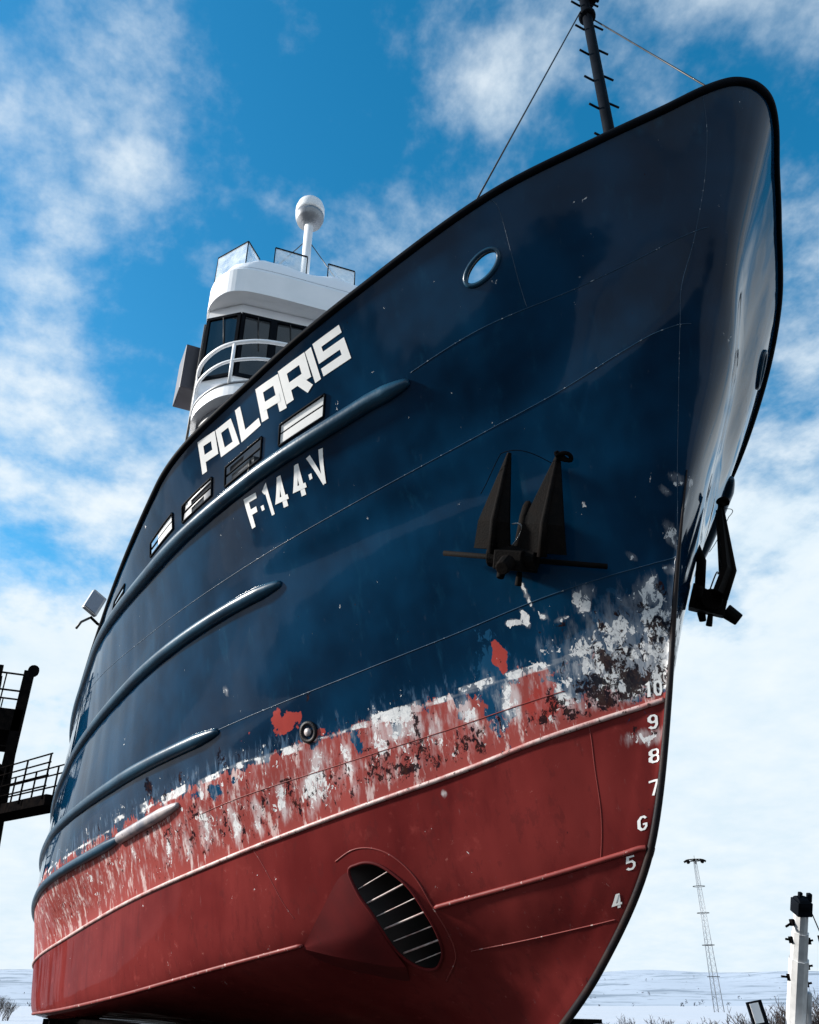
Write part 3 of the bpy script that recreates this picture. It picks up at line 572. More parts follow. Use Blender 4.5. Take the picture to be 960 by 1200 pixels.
NAME = [('P', [(2.4636, 0.1086), (2.3866, 0.1604), (2.3588, 0.5500), (2.4407, 0.5068)]), ('O', [(2.3818, 0.1653), (2.3164, 0.1839), (2.2684, 0.5309), (2.3512, 0.5040)]), ('L', [(2.2976, 0.1421), (2.2234, 0.1556), (2.1747, 0.5278), (2.2581, 0.5295)]), ('A', [(2.2101, 0.1240), (2.1195, 0.1710), (2.0705, 0.5590), (2.1677, 0.5124)]), ('R', [(2.1160, 0.1506), (2.0175, 0.1737), (1.9688, 0.5436), (2.0682, 0.5281)]), ('I', [(2.0143, 0.1721), (1.9914, 0.1686), (1.9411, 0.5211), (1.9631, 0.5228)]), ('S', [(1.9852, 0.1572), (1.8904, 0.1662), (1.8351, 0.5183), (1.9331, 0.5119)])]
NUMBER = [('F', [(2.2386, 1.1761), (2.1862, 1.1963), (2.1694, 1.5417), (2.2110, 1.5405)]), ('dot', [(2.1701, 1.3684), (2.1583, 1.3703), (2.1549, 1.4264), (2.1657, 1.4262)]), ('1', [(2.1625, 1.1748), (2.1385, 1.1854), (2.1145, 1.5427), (2.1354, 1.5394)]), ('4', [(2.1118, 1.1694), (2.0781, 1.1874), (2.0537, 1.5475), (2.1071, 1.5250)]), ('4', [(2.0445, 1.1638), (2.0091, 1.1819), (1.9852, 1.5430), (2.0366, 1.5236)]), ('dot', [(1.9808, 1.3579), (1.9704, 1.3576), (1.9673, 1.4153), (1.9777, 1.4157)]), ('V', [(1.9843, 1.1802), (1.9269, 1.1770), (1.9082, 1.5376), (1.9455, 1.5492)])]
MARKS = [('9', [(0.4213, 6.1093), (0.3074, 6.1218), (0.2685, 6.2430), (0.4036, 6.2310)]), ('8', [(0.3745, 6.3753), (0.2077, 6.3843), (0.1370, 6.4761), (0.3454, 6.4709)]), ('7', [(0.3213, 6.5759), (0.1173, 6.5760), (0.0600, 6.6672), (0.2740, 6.6737)]), ('6', [(0.3755, 6.7789), (0.2291, 6.7819), (0.1645, 6.8754), (0.3326, 6.8790)]), ('5', [(0.4157, 7.0335), (0.2879, 7.0402), (0.2102, 7.1535), (0.3593, 7.1563)]), ('4', [(0.4408, 7.3154), (0.3307, 7.3200), (0.2194, 7.4472), (0.3584, 7.4528)]), ('d1', [(0.4650, 5.6603), (0.3911, 5.6809), (0.3743, 5.9130), (0.4586, 5.8933)]), ('0', [(0.3911, 5.6809), (0.2890, 5.7093), (0.2579, 5.9402), (0.3743, 5.9130)])]

for ch, q in NAME: glyph(ch, q, 'name_letter')
for ch, q in NUMBER: glyph(ch, q, 'registration_letter')
for ch, q in MARKS: glyph(ch, q, 'draught_mark')

# ------------------------------------------------------------------ wheelhouse on the foredeck
def arc_pts(pts, n=8):                                      # round the corners of an open plan line
    out = []
    for i in range(len(pts)-1):
        a, b = Vector(pts[i]).to_3d(), Vector(pts[i+1]).to_3d(); out.append(a)
    out.append(Vector(pts[-1]).to_3d()); return out
def mirror_plan(half): return half+[(x, -y) for x, y in half[::-1] if abs(y) > 1e-6]
def wall(plan_lo, plan_hi, z0, z1, closed=True):
    n = len(plan_lo); m = MB(); vs = [(x, y, z0) for x, y in plan_lo]+[(x, y, z1) for x, y in plan_hi]
    m.add(vs, [(i, (i+1) % n, n+(i+1) % n, n+i) for i in range(n if closed else n-1)]); return m
def cat2(pts, n=6, closed=False):                           # Catmull-Rom through plan points
    P_ = [np.array(p, float) for p in pts]; out = []
    for i in range(len(P_)-1):
        p0, p1, p2, p3 = P_[max(i-1, 0)], P_[i], P_[i+1], P_[min(i+2, len(P_)-1)]
        for t in np.linspace(0, 1, n, endpoint=False):
            out.append(tuple(.5*((2*p1)+(-p0+p2)*t+(2*p0-5*p1+4*p2-p3)*t*t+(-p0+3*p1-3*p2+p3)*t**3)))
    out.append(tuple(P_[-1])); return out
AFT = -9.2
# upper tier plan: starboard side aft -> bow -> port
half = [(AFT, -3.25), (-5.66, -3.91), (-5.25, -3.42), (-5.12, -2.3), (-5.05, -1.15), (-5.03, 0)]
plan = mirror_plan(half)
Z = lambda z: z+H
m = wall(plan, plan, Z(8.02), Z(10.52)); m.add([(x, y, Z(10.52)) for x, y in plan], [tuple(range(len(plan)))])
WH = m.build('wheelhouse', 'white_paint', SHIP)
# lower tier, grey front, and white side walls
h2 = [(AFT, -3.15), (-6.0, -3.72), (-5.45, -3.82), (-4.98, -3.66), (-4.72, -3.35), (-4.55, -2.8), (-4.45, -1.6), (-4.42, 0)]
p2 = mirror_plan(cat2(h2, 5)); wall(p2, p2, Z(5.62), Z(7.985)).build('lower_house', 'grey_house', WH, True)
MB().add([(-6.0, -3.75, Z(5.75)), (-5.5, -3.86, Z(5.75)), (-5.5, -3.86, Z(7.98)), (-6.0, -3.75, Z(7.98)), (-9.0, -3.22, Z(5.75)), (-9.0, -3.22, Z(7.98))], [(0, 1, 2, 3), (4, 0, 3, 5)]).build('side_panel', 'white_paint', WH)
MB().add([(-6.0, 3.75, Z(5.75)), (-5.5, 3.86, Z(5.75)), (-5.5, 3.86, Z(7.98)), (-6.0, 3.75, Z(7.98)), (-9.0, 3.22, Z(5.75)), (-9.0, 3.22, Z(7.98))], [(1, 0, 3, 2), (0, 4, 5, 3)]).build('side_panel', 'white_paint', WH)
# curved bridge front deck: slab and its thin edge
h3 = [(-6.4, -3.72), (-5.5, -3.95), (-4.85, -3.80), (-4.48, -3.45), (-4.28, -2.9), (-4.18, -1.6), (-4.15, 0)]
c3 = cat2(h3, 6); p3 = mirror_plan(c3)
m = MB(); n = len(p3); m.prism(p3, Z(7.99), Z(8.20)); m.build('bridge_deck', 'white_paint', WH)
MB().tube([(x, y, Z(8.21)) for x, y in p3], .022, 8).build('deck_edge', 'galvanised', WH, True)
for zz, r in ((9.02, .034), (8.66, .026)):
    MB().tube([(x, y, Z(zz)) for x, y in p3], r, 10).build('handrail', 'white_paint', WH, True)
for k in (5, 16, 26, 34): MB().tube([(p3[k][0], p3[k][1], Z(8.2)), (p3[k][0], p3[k][1], Z(9.02))], .028, 8).build('stanchion', 'white_paint', WH, True)
for k in (5, 16, 26, 34): k = n-1-k; MB().tube([(p3[k][0], p3[k][1], Z(8.2)), (p3[k][0], p3[k][1], Z(9.02))], .028, 8).build('stanchion', 'white_paint', WH, True)
# windows: black band with panes
def window(a, b, z0, z1, lean=0.0, fr=.055):
    a, b = Vector((*a, 0)), Vector((*b, 0)); d = (b-a); L_ = d.length; d.normalize(); nrm = Vector((d.y, -d.x, 0))
    def q(t, z, o): return a+d*(t*L_)+nrm*o+Vector((0, 0, z))
    e = fr/L_; m = MB()
    m.add([q(0, z0, .012), q(1, z0, .012), q(1, z1, .012), q(0, z1, .012)], [(0, 1, 2, 3)]); 
    for (t0, t1, y0, y1) in ((0, 1, z0, z0+fr), (0, 1, z1-fr, z1), (0, e, z0+fr, z1-fr), (1-e, 1, z0+fr, z1-fr)):
        vs = [q(t0, y0, .0), q(t1, y0, .0), q(t1, y1, .0), q(t0, y1, .0), q(t0, y0, .045), q(t1, y0, .045), q(t1, y1, .045), q(t0, y1, .045)]
        m.add(vs, [(4, 5, 6, 7), (0, 4, 7, 3), (1, 2, 6, 5), (3, 7, 6, 2), (0, 1, 5, 4)])
    w = m.build('window', 'black_paint', WH)
    g = MB().add([q(e*1.3, z0+fr*1.3, .02), q(1-e*1.3, z0+fr*1.3, .02), q(1-e*1.3, z1-fr*1.3, .02), q(e*1.3, z1-fr*1.3, .02)], [(0, 1, 2, 3)]); g.build('pane', 'window_glass', w)
    MB().tube([q(.5, z1-fr, .05), q(.62, z1-(z1-z0)*.55, .035)], .009, 6).build('wiper', 'wire_black', w, True)
fp = [(-5.66, -3.91), (-5.25, -3.42), (-5.19, -2.86), (-5.12, -2.3), (-5.085, -1.72), (-5.05, -1.15), (-5.03, 0)]
for sgn in (-1, 1):
    for a, b in zip(fp[:-1], fp[1:]):
        A_, B_ = ((a[0], a[1]), (b[0], b[1])) if sgn < 0 else ((b[0], -b[1]), (a[0], -a[1]))
        window(A_, B_, Z(8.92), Z(10.30))
    for x0, x1 in ((-7.1, -5.8), (-8.6, -7.3)):
        ya, yb = (-3.25-(x_+9.2)/3.54*.66-.004 for x_ in (x0, x1)); window((x0, ya), (x1, yb), Z(9.0), Z(10.3)) if sgn < 0 else window((x1, -yb), (x0, -ya), Z(9.0), Z(10.3))
# roof with rounded fascia
hr = [(AFT-.2, -3.35), (-6.3, -3.84), (-5.62, -3.95), (-5.18, -3.84), (-4.94, -3.58), (-4.84, -3.1), (-4.77, -2.2), (-4.70, -1.1), (-4.68, 0)]
pr = mirror_plan(cat2(hr, 5)); n = len(pr); sh = lambda k: [(x*1.0+(-6.8-x)*k, y*(1-k)) for x, y in pr]
m = MB(); rings = [(.075, 10.53), (.0, 10.50), (.0, 11.02), (.012, 11.10), (.035, 11.13)]
vs = []
for k, z in rings: vs += [(x, y, Z(z)) for x, y in sh(k)]
m.add(vs, [(r*n+i, r*n+(i+1) % n, (r+1)*n+(i+1) % n, (r+1)*n+i) for r in range(len(rings)-1) for i in range(n)]+[tuple(range((len(rings)-1)*n, len(rings)*n)), tuple(range(n-1, -1, -1))])
ROOF = m.build('roof', 'white_paint', WH)
# radome on its mast with stays
MX, MY = -5.60, -2.28
MAST = MB().tube([(MX, MY, Z(11.0)), (MX, MY, Z(13.45))], .085, 14).build('radome_mast', 'white_paint', WH, True)
MB().lathe([(.05, 0), (.13, .02), (.16, .09), (.25, .12), (.26, .19), (.285, .23), (.285, .31)], (MX, MY, Z(13.42)), 28).build('radome_base', 'galvanised', MAST, True)
MB().lathe([(.285, 0), (.293, .08), (.29, .20), (.255, .32), (.187, .41), (.094, .46), (.01, .475)], (MX, MY, Z(13.72)), 32).build('radome', 'radome_white', MAST, True)
for dx, dy in ((.25, 1.0), (-.5, -1.1), (-1.0, .3)):
    MB().tube([(MX, MY, Z(13.05)), (MX+dx*1.15, MY+dy*1.15, Z(11.15))], .010, 6).build('stay', 'wire_black', MAST, True)
# glass wind screens on the roof edge
def screen(a, b, z0, z1, ret=None):
    a, b = Vector((*a, 0)), Vector((*b, 0)); m = MB(); z0, z1 = Z(z0), Z(z1); up = Vector((0, 0, 1)); fr = .016
    segs = [(a, b)]+([(b, Vector((*ret, 0)))] if ret else [])
    for p, q in segs:
        m.bar(p+up*z1, q+up*z1, fr*1.5); m.bar(p+up*z0, p+up*z1, fr); m.bar(q+up*z0, q+up*(z1-fr), fr)
    f = m.build('wind_screen', 'black_paint', ROOF)
    for p, q in segs:
        d = (q-p).normalized(); nrm = Vector((d.y, -d.x, 0))*.006; p, q = p+d*.012, q-d*.012
        MB().add([p+nrm+up*z0, q+nrm+up*z0, q+nrm+up*(z1-fr), p+nrm+up*(z1-fr), p-nrm+up*z0, q-nrm+up*z0, q-nrm+up*(z1-fr), p-nrm+up*(z1-fr)], [(0, 1, 2, 3), (7, 6, 5, 4), (0, 3, 7, 4), (1, 5, 6, 2)]).build('screen_pane', 'screen_glass', f)
screen((-5.75, -3.90), (-5.12, -3.50), 11.10, 11.92, (-5.45, -3.20))
screen((-5.02, -3.02), (-4.98, -2.42), 11.10, 11.88)
screen((-4.96, -2.02), (-4.93, -1.50), 11.10, 11.86)
# side-light box on the bridge wing and the cable down the side
for sgn in (-1, 1):
    MB().box((-6.25, sgn*3.99, Z(9.42)), (.62, .36, .95)).build('sidelight_box', 'purple_dark', WH, bevel=.02)
    MB().tube([(-5.80, sgn*3.93, Z(10.3)), (-5.80, sgn*3.93, Z(7.0))], .022, 8).build('cable_pipe', 'wire_black', WH, True)
# snow lying on the roof, heaped towards the edge
ks = np.concatenate([np.linspace(0, .8, 14), np.linspace(.83, .985, 12)]); po = np.array(pr+pr[:1]); cen = np.array([-6.8, 0.])
G = np.zeros((len(ks), len(po), 3))
for i, k in enumerate(ks):
    xy = cen+(po-cen)*k; e = np.clip((.985-k)/.06, 0, 1)**.5
    hgt = e*(.06+.20*vnoise(xy[:, 0]+20, xy[:, 1]+20, 1.7, 3)+.16*vnoise(xy[:, 0]+20, xy[:, 1]+20, 4.3, 5)+.10*np.clip((k-.6)/.3, 0, 1))
    G[i, :, :2] = xy; G[i, :, 2] = Z(11.115)+hgt
tag(MB().sheet(G, True).build('roof_snow', 'snow', None, True), 'fresh white snow lying on the wheelhouse roof', 'snow', kind='stuff')

# ------------------------------------------------------------------ foremast
FX = .52
FM = MB().tube([(FX, 0, Z(6.4)), (FX, 0, Z(13.6))], [.08, .07], 16).build('foremast', 'black_paint', SHIP, True)
for k in range(9):
    z = Z(7.9+k*.62)
    MB().tube([(FX-.02, -.08, z), (FX-.02, -.24, z+.01)], .016, 7).build('step', 'black_paint', FM, True)
    MB().tube([(FX+.02, .08, z+.16), (FX+.02, .24, z+.17)], .016, 7).build('step', 'black_paint', FM, True)
m = MB().box((FX+.12, .02, Z(13.22)), (.34, .34, .34)); m.bar((FX, -.42, Z(13.25)), (FX, .3, Z(13.25)), .05); m.box((FX, -.42, Z(13.19)), (.08, .08, .14)); m.build('masthead_light', 'black_paint', FM, bevel=.02)
MB().lathe([(.06, -.04), (.125, -.03), (.125, .03), (.06, .04)], (FX, 0, Z(12.62)), 16).build('mast_collar', 'black_paint', FM, True)
rp = P([1.435], [0.0], -1)[0]; MB().tube([(FX, -.12, Z(12.64)), (rp[0]+.0, rp[1]+.03, rp[2]+.03)], .011, 6).build('stay', 'wire_black', FM, True)
MB().tube([(FX, .12, Z(12.62)), (2.34, .12, Z(7.98))], .011, 6).build('stay', 'wire_black', FM, True)

# ------------------------------------------------------------------ round scupper with fitting on the waterline
c = P([1.8828], [4.7746], -1, .0)[0]; nrm = P([1.8828], [4.7746], -1, 1.0)[0]-c
SC = MB().lathe([(.10, -.02), (.125, .0), (.125, .02), (.085, .025), (.08, .0)], tuple(c), 24, tuple(nrm)).build('discharge_outlet', 'stem_steel', SHIP, True)
MB().lathe([(.002, 0), (.045, .0), (.045, .03), (.002, .035)], tuple(c), 18, tuple(nrm)).build('plug', 'fender_worn', SC, True)
# floodlight on a bracket over the rail
FL = MB().tube([(-14.1, -3.55, Z(7.55)), (-14.05, -4.25, Z(7.72)), (-14.0, -4.45, Z(7.85))], .035, 8).build('floodlight_bracket', 'dark_steel', SHIP, True)
MB().tube([(-14.1, -3.55, Z(4.8)), (-14.1, -3.55, Z(7.6))], .06, 10).build('pole', 'white_paint', FL, True)
R1 = Matrix.Rotation(.5, 3, 'Z') @ Matrix.Rotation(-.35, 3, 'X')
MB().box((-13.95, -4.42, Z(8.18)), (.12, .40, .56), R1).build('lamp_housing', 'galvanised', FL, bevel=.03)
MB().box((-13.88, -4.43, Z(8.18)), (.03, .33, .47), R1).build('lamp_glass', 'floodlight_glass', FL, bevel=.01)
MB().tube([(-14.0, -4.45, Z(7.82)), (-13.98, -4.62, Z(7.68)), (-13.98, -4.70, Z(7.5))], .03, 7).build('hose', 'wire_black', FL, True)

# ------------------------------------------------------------------ anchors housed against the bow
def anchor(side, label):
    O = Vector(P([1.0976], [3.57], side, .0)[0]); O1 = Vector(P([1.0976], [3.57], side, 1.0)[0]); n = (O1-O).normalized()
    tip = (Vector(P([1.2068], [2.4841], side)[0])+Vector(P([.9756], [2.7285], side)[0]))/2
    up = (tip-O); up = (up-n*up.dot(n)); LU = up.length; up.normalize(); x = up.cross(n)*(1 if side > 0 else -1)
    if x.x < 0: x = -x                                        # towards the bow
    W_ = lambda a, b, c: O+x*a+n*b+up*c
    root = empty('anchor', tuple(O), label, 'anchor', 'bow anchors')
    m = MB(); vs = [W_(a*(1.0 if b < .2 else .72), b, c*(1.0 if b < .2 else .70)-(.05 if b > .2 else 0)) for a in (-.19, .21) for b in (.02, .40) for c in (-.15, .12)]
    m.add(vs, [(0, 1, 3, 2), (4, 6, 7, 5), (0, 4, 5, 1), (2, 3, 7, 6), (0, 2, 6, 4), (1, 5, 7, 3)]); m.tube([W_(-.24, .24, -.02), W_(.26, .24, -.02)], .115, 14); m.tube([W_(.02, .40, -.08), W_(.02, .56, -.15)], [.085, .07], 12); m.tube([W_(-.12, .16, -.14), W_(-.12, .20, -.24)], [.05, .04], 10)
    m.tube([W_(.10, .26, -.16), W_(.10, .27, -.30)], [.03, .038], 8)
    m.build('crown', 'anchor_steel', root, bevel=.02)
    MB().tube([W_(-.80, .11, -.03), W_(.92, .11, -.03)], .028, 10).build('stock', 'anchor_steel', root, True)
    LT = LU*.98
    for x0, x1, xt, tip_o in ((-.40, -.02, -.18, .13), (.05, .55, .34, .13)):
        bo = .27; th = .04; xm = (x0+x1)/2+.04
        # plate with a raised spine: two slanting faces in front, flat back
        sec = [(x0, bo-th, .04), (x0, bo+.01, .04), (xm, bo+.09, .04), (x1, bo+.01, .04), (x1, bo-th, .04)]
        mid = [(x0-.02+.25*(xt-x0), bo-th+.04, LT*.30), (x0-.02+.25*(xt-x0), bo+.05, LT*.30), (xm+.3*(xt-xm), bo+.12, LT*.30), (x1+.02+.25*(xt-x1), bo+.05, LT*.30), (x1+.02+.25*(xt-x1), bo-th+.04, LT*.30)]
        top = [(xt-.018, tip_o-.05, LT), (xt-.018, tip_o-.02, LT), (xt, tip_o, LT), (xt+.018, tip_o-.02, LT), (xt+.018, tip_o-.05, LT)]
        vs = [W_(*q) for r in (sec, mid, top) for q in r]
        fs = [(r*5+i, r*5+(i+1) % 5, (r+1)*5+(i+1) % 5, (r+1)*5+i) for r in (0, 1) for i in range(5)]+[(4, 3, 2, 1, 0), (10, 11, 12, 13, 14)]
        MB().add(vs, fs).build('fluke', 'anchor_steel', root)
        MB().tube([W_(xm, bo+.08, .0), W_(xm+.3*(xt-xm), bo+.12, LT*.30), W_(xt, tip_o, LT*.97)], [.05, .036, .016], 8).build('spine', 'anchor_steel', root, True)
    MB().tube([W_(.02, .10, .05), W_(.03, .05, .40), W_(.03, -.10, .62)], [.06, .055, .06], 10).build('shank', 'anchor_steel', root, True)
    t_ = np.linspace(0, 1, 24)
    MB().tube([W_(.34+.10*math.sin(6.3*a), .14+.05*math.cos(9*a), LT*(.97+.03*math.sin(12*a)))+x*(.14*a) for a in t_], .022, 7).build('lashing', 'dark_steel', root, True)
    MB().tube([W_(.30-.75*a, .10+.16*math.sin(3.1*a), LT*(.90+.10*math.sin(3.14*min(a*1.1, 1))-.32*max(0, a-.7)/.3)) for a in t_], .0042, 6).build('wire', 'dark_steel', root, True)
    MB().tube([W_(-.02+.09*math.sin(3.2*a), .20+.05*a, .10+.22*math.sin(1.9*a)) for a in t_], .008, 6).build('wire', 'galvanised', root, True)
anchor(-1, 'rusty black anchor hanging flat on the dark blue bow, seen from the front')
anchor(1, 'black anchor on the far side of the bow, outlined against the sky')

# ------------------------------------------------------------------ keel blocks under the ship
for k, x in enumerate((-4.2, -7.2, -10.2, -13.2, -16.2, -19.0)):
    m = MB()
    r = empty('keel_block', (x, 0, 0), ('foremost' if k == 0 else 'aftmost' if k == 5 else ['', 'second', 'third', 'fourth', 'fifth'][k])+' timber block stack under the keel, counted from the bow', 'keel block', 'timber blocks under the keel')
    for j, (sx, sy) in enumerate(((.5, 1.2), (1.2, .5), (.5, 1.1))): MB().box((x, 0, .18+j*.36), (sx, sy, .35)).build('timber', 'timber', r, bevel=.015)
# steel cradle girders added to make the gap under the bilges dark
for sgn, nm in ((-1, 'dark steel cradle girder added to darken the gap under the near bilge of the ship'), (1, 'dark steel cradle girder added to darken the gap under the far bilge of the ship')):
    r = empty('added_cradle_girder', (-11.8, sgn*3.42, 0), nm, 'cradle', 'added cradle girders under the hull')
    m = MB().box((-11.8, sgn*3.42, 1.50), (10.6, .34, .06)); m.box((-11.8, sgn*3.42, .86), (10.5, .10, 1.22)); m.box((-11.8, sgn*3.42, .20), (10.6, .40, .08)); m.build('girder', 'dark_steel', r)
    for x in np.linspace(-16.8, -6.8, 7): MB().box((x, sgn*3.42, .85), (.05, .32, 1.20)).build('stiffener', 'dark_steel', r)
    for x in (-7.2, -10.2, -13.2, -16.2): MB().box((x, sgn*2.0, .62), (.28, 2.6, .30)).build('cross_beam', 'dark_steel', r)
# ------------------------------------------------------------------ ground, yard, hills
m = MB(); N_ = 96; rr = [0, 60, 200, 600, 1500, 4000, 9000]
vs = [(0, 0, -.012)]; fs = []
for r in rr[1:]: vs += [(r*math.cos(2*math.pi*k/N_), r*math.sin(2*math.pi*k/N_), -.012) for k in range(N_)]
fs += [(0, 1+k, 1+(k+1) % N_) for k in range(N_)]
for i in range(len(rr)-2): fs += [(1+i*N_+k, 1+(i+1)*N_+k, 1+(i+1)*N_+(k+1) % N_, 1+i*N_+(k+1) % N_) for k in range(N_)]
tag(m.add(vs, fs).build('ground', 'snow_ground'), None, None, kind='structure')
m = MB(); n = 160; pts = []
for a in np.linspace(0, 2*math.pi, n, endpoint=False):
    vd = (a-math.atan2(cam_dir.y, cam_dir.x)+math.pi) % (2*math.pi)-math.pi      # the open field begins near behind the ship, the yard reaches far on the other sides
    r = 34+52*smoothstep(abs(vd), .9, 1.7)+1.6*math.sin(7*a)+1.1*math.sin(19*a+1)+.7*math.sin(43*a); pts.append((5+r*math.cos(a), -4+r*math.sin(a), -.006))
tag(m.add(pts, [tuple(range(n))]).build('yard', 'yard_gravel'), None, None, kind='structure')
# hills all round the horizon: higher towards the left of the view, low ahead and to the right
na, nr = 360, 26; G = np.zeros((na+1, nr, 3)); rad = np.linspace(420, 3400, nr)
view = math.atan2(cam_dir.y, cam_dir.x)
for i in range(na+1):
    a = 2*math.pi*i/na; da = (a-view+math.pi) % (2*math.pi)-math.pi           # + = to the left
    top = 50+58*math.exp(-((da-.62)/.28)**2)+16*math.sin(3*a+.6)+9*math.sin(7*a+2)+6*math.sin(17*a)+3*math.sin(41*a+1)
    for j, r in enumerate(rad):
        t = (r-420)/(3400-420); hgt = top*smoothstep(t, .0, .72)*(1+.10*math.sin(9*a+r*.004)+.06*math.sin(23*a-r*.009))-1.5*(1-t)
        G[i, j] = (r*math.cos(a), r*math.sin(a), hgt)
tag(MB().sheet(G).build('hills', 'hazy_hill_snow', None, True), None, None, kind='structure')
# thin far woods as one mass on the hill foot
m = MB(); rg = random.Random(5)
for k in range(700):
    a = view+rg.uniform(-.62, .62); r = rg.choice([rg.uniform(520, 900), rg.uniform(900, 1700)]); cl = math.sin(a*60)+math.sin(a*143+1.3)
    if cl < .2 and rg.random() < .8: continue
    t = (r-420)/(3400-420); i = int(((a % (2*math.pi))/(2*math.pi))*na); j = min(nr-2, int(t*(nr-1))); z = G[i, j, 2]-.5
    h = rg.uniform(1.8, 4.6); w = h*rg.uniform(.22, .42); x, y = r*math.cos(a), r*math.sin(a); tv = Vector((-math.sin(a), math.cos(a), 0)); c0 = Vector((x, y, z))
    m.bar(c0, c0+Vector((0, 0, h*.6)), .12)
    for s_ in range(16):                                      # loose leafless crown of small slanting faces
        ph = rg.uniform(0, 6.283); rr_ = w*math.sqrt(rg.random()); zz_ = h*rg.uniform(.28, 1.0); rr_ *= math.sin(min(1, (1.08-zz_/h)*2.2)*1.57)
        q_ = c0+Vector((rr_*math.cos(ph), rr_*math.sin(ph), zz_)); e1 = Vector((rg.uniform(-1, 1), rg.uniform(-1, 1), rg.uniform(-.2, 1))).normalized()*h*.13; e2 = tv*rg.uniform(.04, .10)*h
        m.add([q_-e1-e2, q_-e1+e2, q_+e1], [(0, 1, 2)])
tag(m.build('far_woodland', 'far_tree'), 'thin dark winter woods scattered along the foot of the snowy hills', 'woodland', kind='stuff')

# ------------------------------------------------------------------ bare shrubs along the edge of the field
def dirpt(dx, dy, t): return Vector((5.7309+dx*t, -5.3353+dy*t, 0))
def shrub(x, y, h, w, seed, label):
    rg = random.Random(seed); root = empty('bare_shrub', (x, y, 0), label, 'shrub', 'bare shrubs at the edge of the yard')
    st, tw = MB(), MB()
    def branch(p, d, L_, r, dep):
        q = p+d*L_*.5+Vector((rg.uniform(-1, 1), rg.uniform(-1, 1), rg.uniform(-.2, .4)))*L_*.08; e = q+d*L_*.5+Vector((rg.uniform(-1, 1), rg.uniform(-1, 1), 0))*L_*.08
        (st if dep < 1 else tw).tube([p, q, e], [r, r*.8, r*.55], 4 if dep < 2 else 3, cap=False)
        if dep >= 3: return
        for k in range(rg.randint(3, 4)):
            nd = (d+Vector((rg.uniform(-1, 1), rg.uniform(-1, 1), rg.uniform(-.3, .7)))*.75).normalized()
            branch(q if k % 2 else e, nd, L_*rg.uniform(.5, .72), max(r*.55, .0085), dep+1)
    for k in range(14 if h > 1.4 else 10):
        a = rg.uniform(0, 6.283); d = Vector((math.cos(a)*rg.uniform(.1, .75)*w/h, math.sin(a)*rg.uniform(.1, .75)*w/h, 1)).normalized()
        branch(Vector((x+rg.uniform(-.2, .2)*w, y+rg.uniform(-.2, .2)*w, -.02)), d, h*rg.uniform(.36, .46), .028, 0)
    st.build('stems', 'twig', root); tw.build('twigs', 'twig', root)
def at_px(px, t):
    r = (px-480)/980; f = 1.15; hx, hy = -math.cos(_y), math.sin(_y); return dirpt(f*hx+r*hy, f*hy-r*hx*1.0, t)
SH = [(676, 37, 1.15, 1.6, 'low bare shrub beside the foot of the ship\'s stem'), (704, 41, 1.2, 1.8, 'low spreading bare shrub, second from the ship\'s stem'), (735, 46, 1.35, 1.8, 'low bare shrub, third from the ship\'s stem'), (772, 50, 1.25, 1.8, 'low bare shrub between the ship and the lattice mast, nearest the mast'),
      (806, 46, 1.15, 1.8, 'low bare shrub just left of the lattice mast'), (838, 40, 1.25, 1.7, 'bare shrub in front of the foot of the lattice mast'), (862, 34, 1.45, 1.8, 'dense dark shrub between the lattice mast and the small board'), (884, 30, 1.75, 1.9, 'dense dark shrub right behind the small white board'),
      (905, 31, 1.85, 1.9, 'dense dark shrub just left of the crane boom'), (930, 33, 1.75, 1.9, 'dense dark shrub behind the foot of the crane boom'), (948, 30, 1.95, 1.9, 'tall dense dark shrub just right of the crane boom'), (966, 31, 2.1, 2.0, 'tall dark shrub at the right edge of the picture')]
for k, (px, t, h, w, lb) in enumerate(SH):
    p = at_px(px, t/1.15); shrub(p.x, p.y, h, w, 40+k, lb)
# small bare rocks and posts on the left snow slope
for k, (px, t, h, lb) in enumerate(((3, 120, 3.0, 'dark bare bush on the snow slope at the left edge'), (14, 95, 2.2, 'dark leaning stump on the snow slope left of the ship'))):
    p = at_px(px, t); shrub(p.x, p.y, h, h*.8, 90+k, lb)

# ------------------------------------------------------------------ lattice light mast
bx, by = 5.7256-.8287*190, -5.3521+.7626*190; TOP = H+27.9
LM = empty('light_mast', (bx, by, 0), 'tall lattice light mast standing alone in the snowy field', 'light mast')
def leg_at(k, z): a = 2*math.pi*k/3+.4; r = 1.15-.80*z/TOP; return Vector((bx+r*math.cos(a), by+r*math.sin(a), z))
for k in range(3): MB().tube([leg_at(k, 0), leg_at(k, TOP)], [.085, .05], 8).build('leg', 'galvanised', LM, True)
m = MB(); zz = np.linspace(0, TOP, 25)
for i in range(24):
    for k in range(3):
        m.bar(leg_at(k, zz[i]), leg_at((k+1) % 3, zz[i+1]), .035)
        m.bar(leg_at(k, zz[i+1]), leg_at((k+1) % 3, zz[i+1]), .035)
m.build('lattice', 'galvanised', LM)
for z in (6.5, 12.5, 18.8, 24.2):
    m = MB(); 
    for k in range(12):
        a, b = 6.283*k/12, 6.283*(k+1)/12; r = 1.3; m.bar((bx+r*math.cos(a), by+r*math.sin(a), z), (bx+r*math.cos(b), by+r*math.sin(b), z), .10)
    m.build('rest_platform', 'dark_steel', LM)
m = MB(); 
for k in range(16):
    a, b = 6.283*k/16, 6.283*(k+1)/16; r = 2.0; m.bar((bx+r*math.cos(a), by+r*math.sin(a), TOP), (bx+r*math.cos(b), by+r*math.sin(b), TOP), .12)
for k in range(4): a = 6.283*k/4; m.bar((bx+2*math.cos(a), by+2*math.sin(a), TOP), (bx-2*math.cos(a), by-2*math.sin(a), TOP+.02*k), .12)
m.build('head_ring', 'dark_steel', LM)
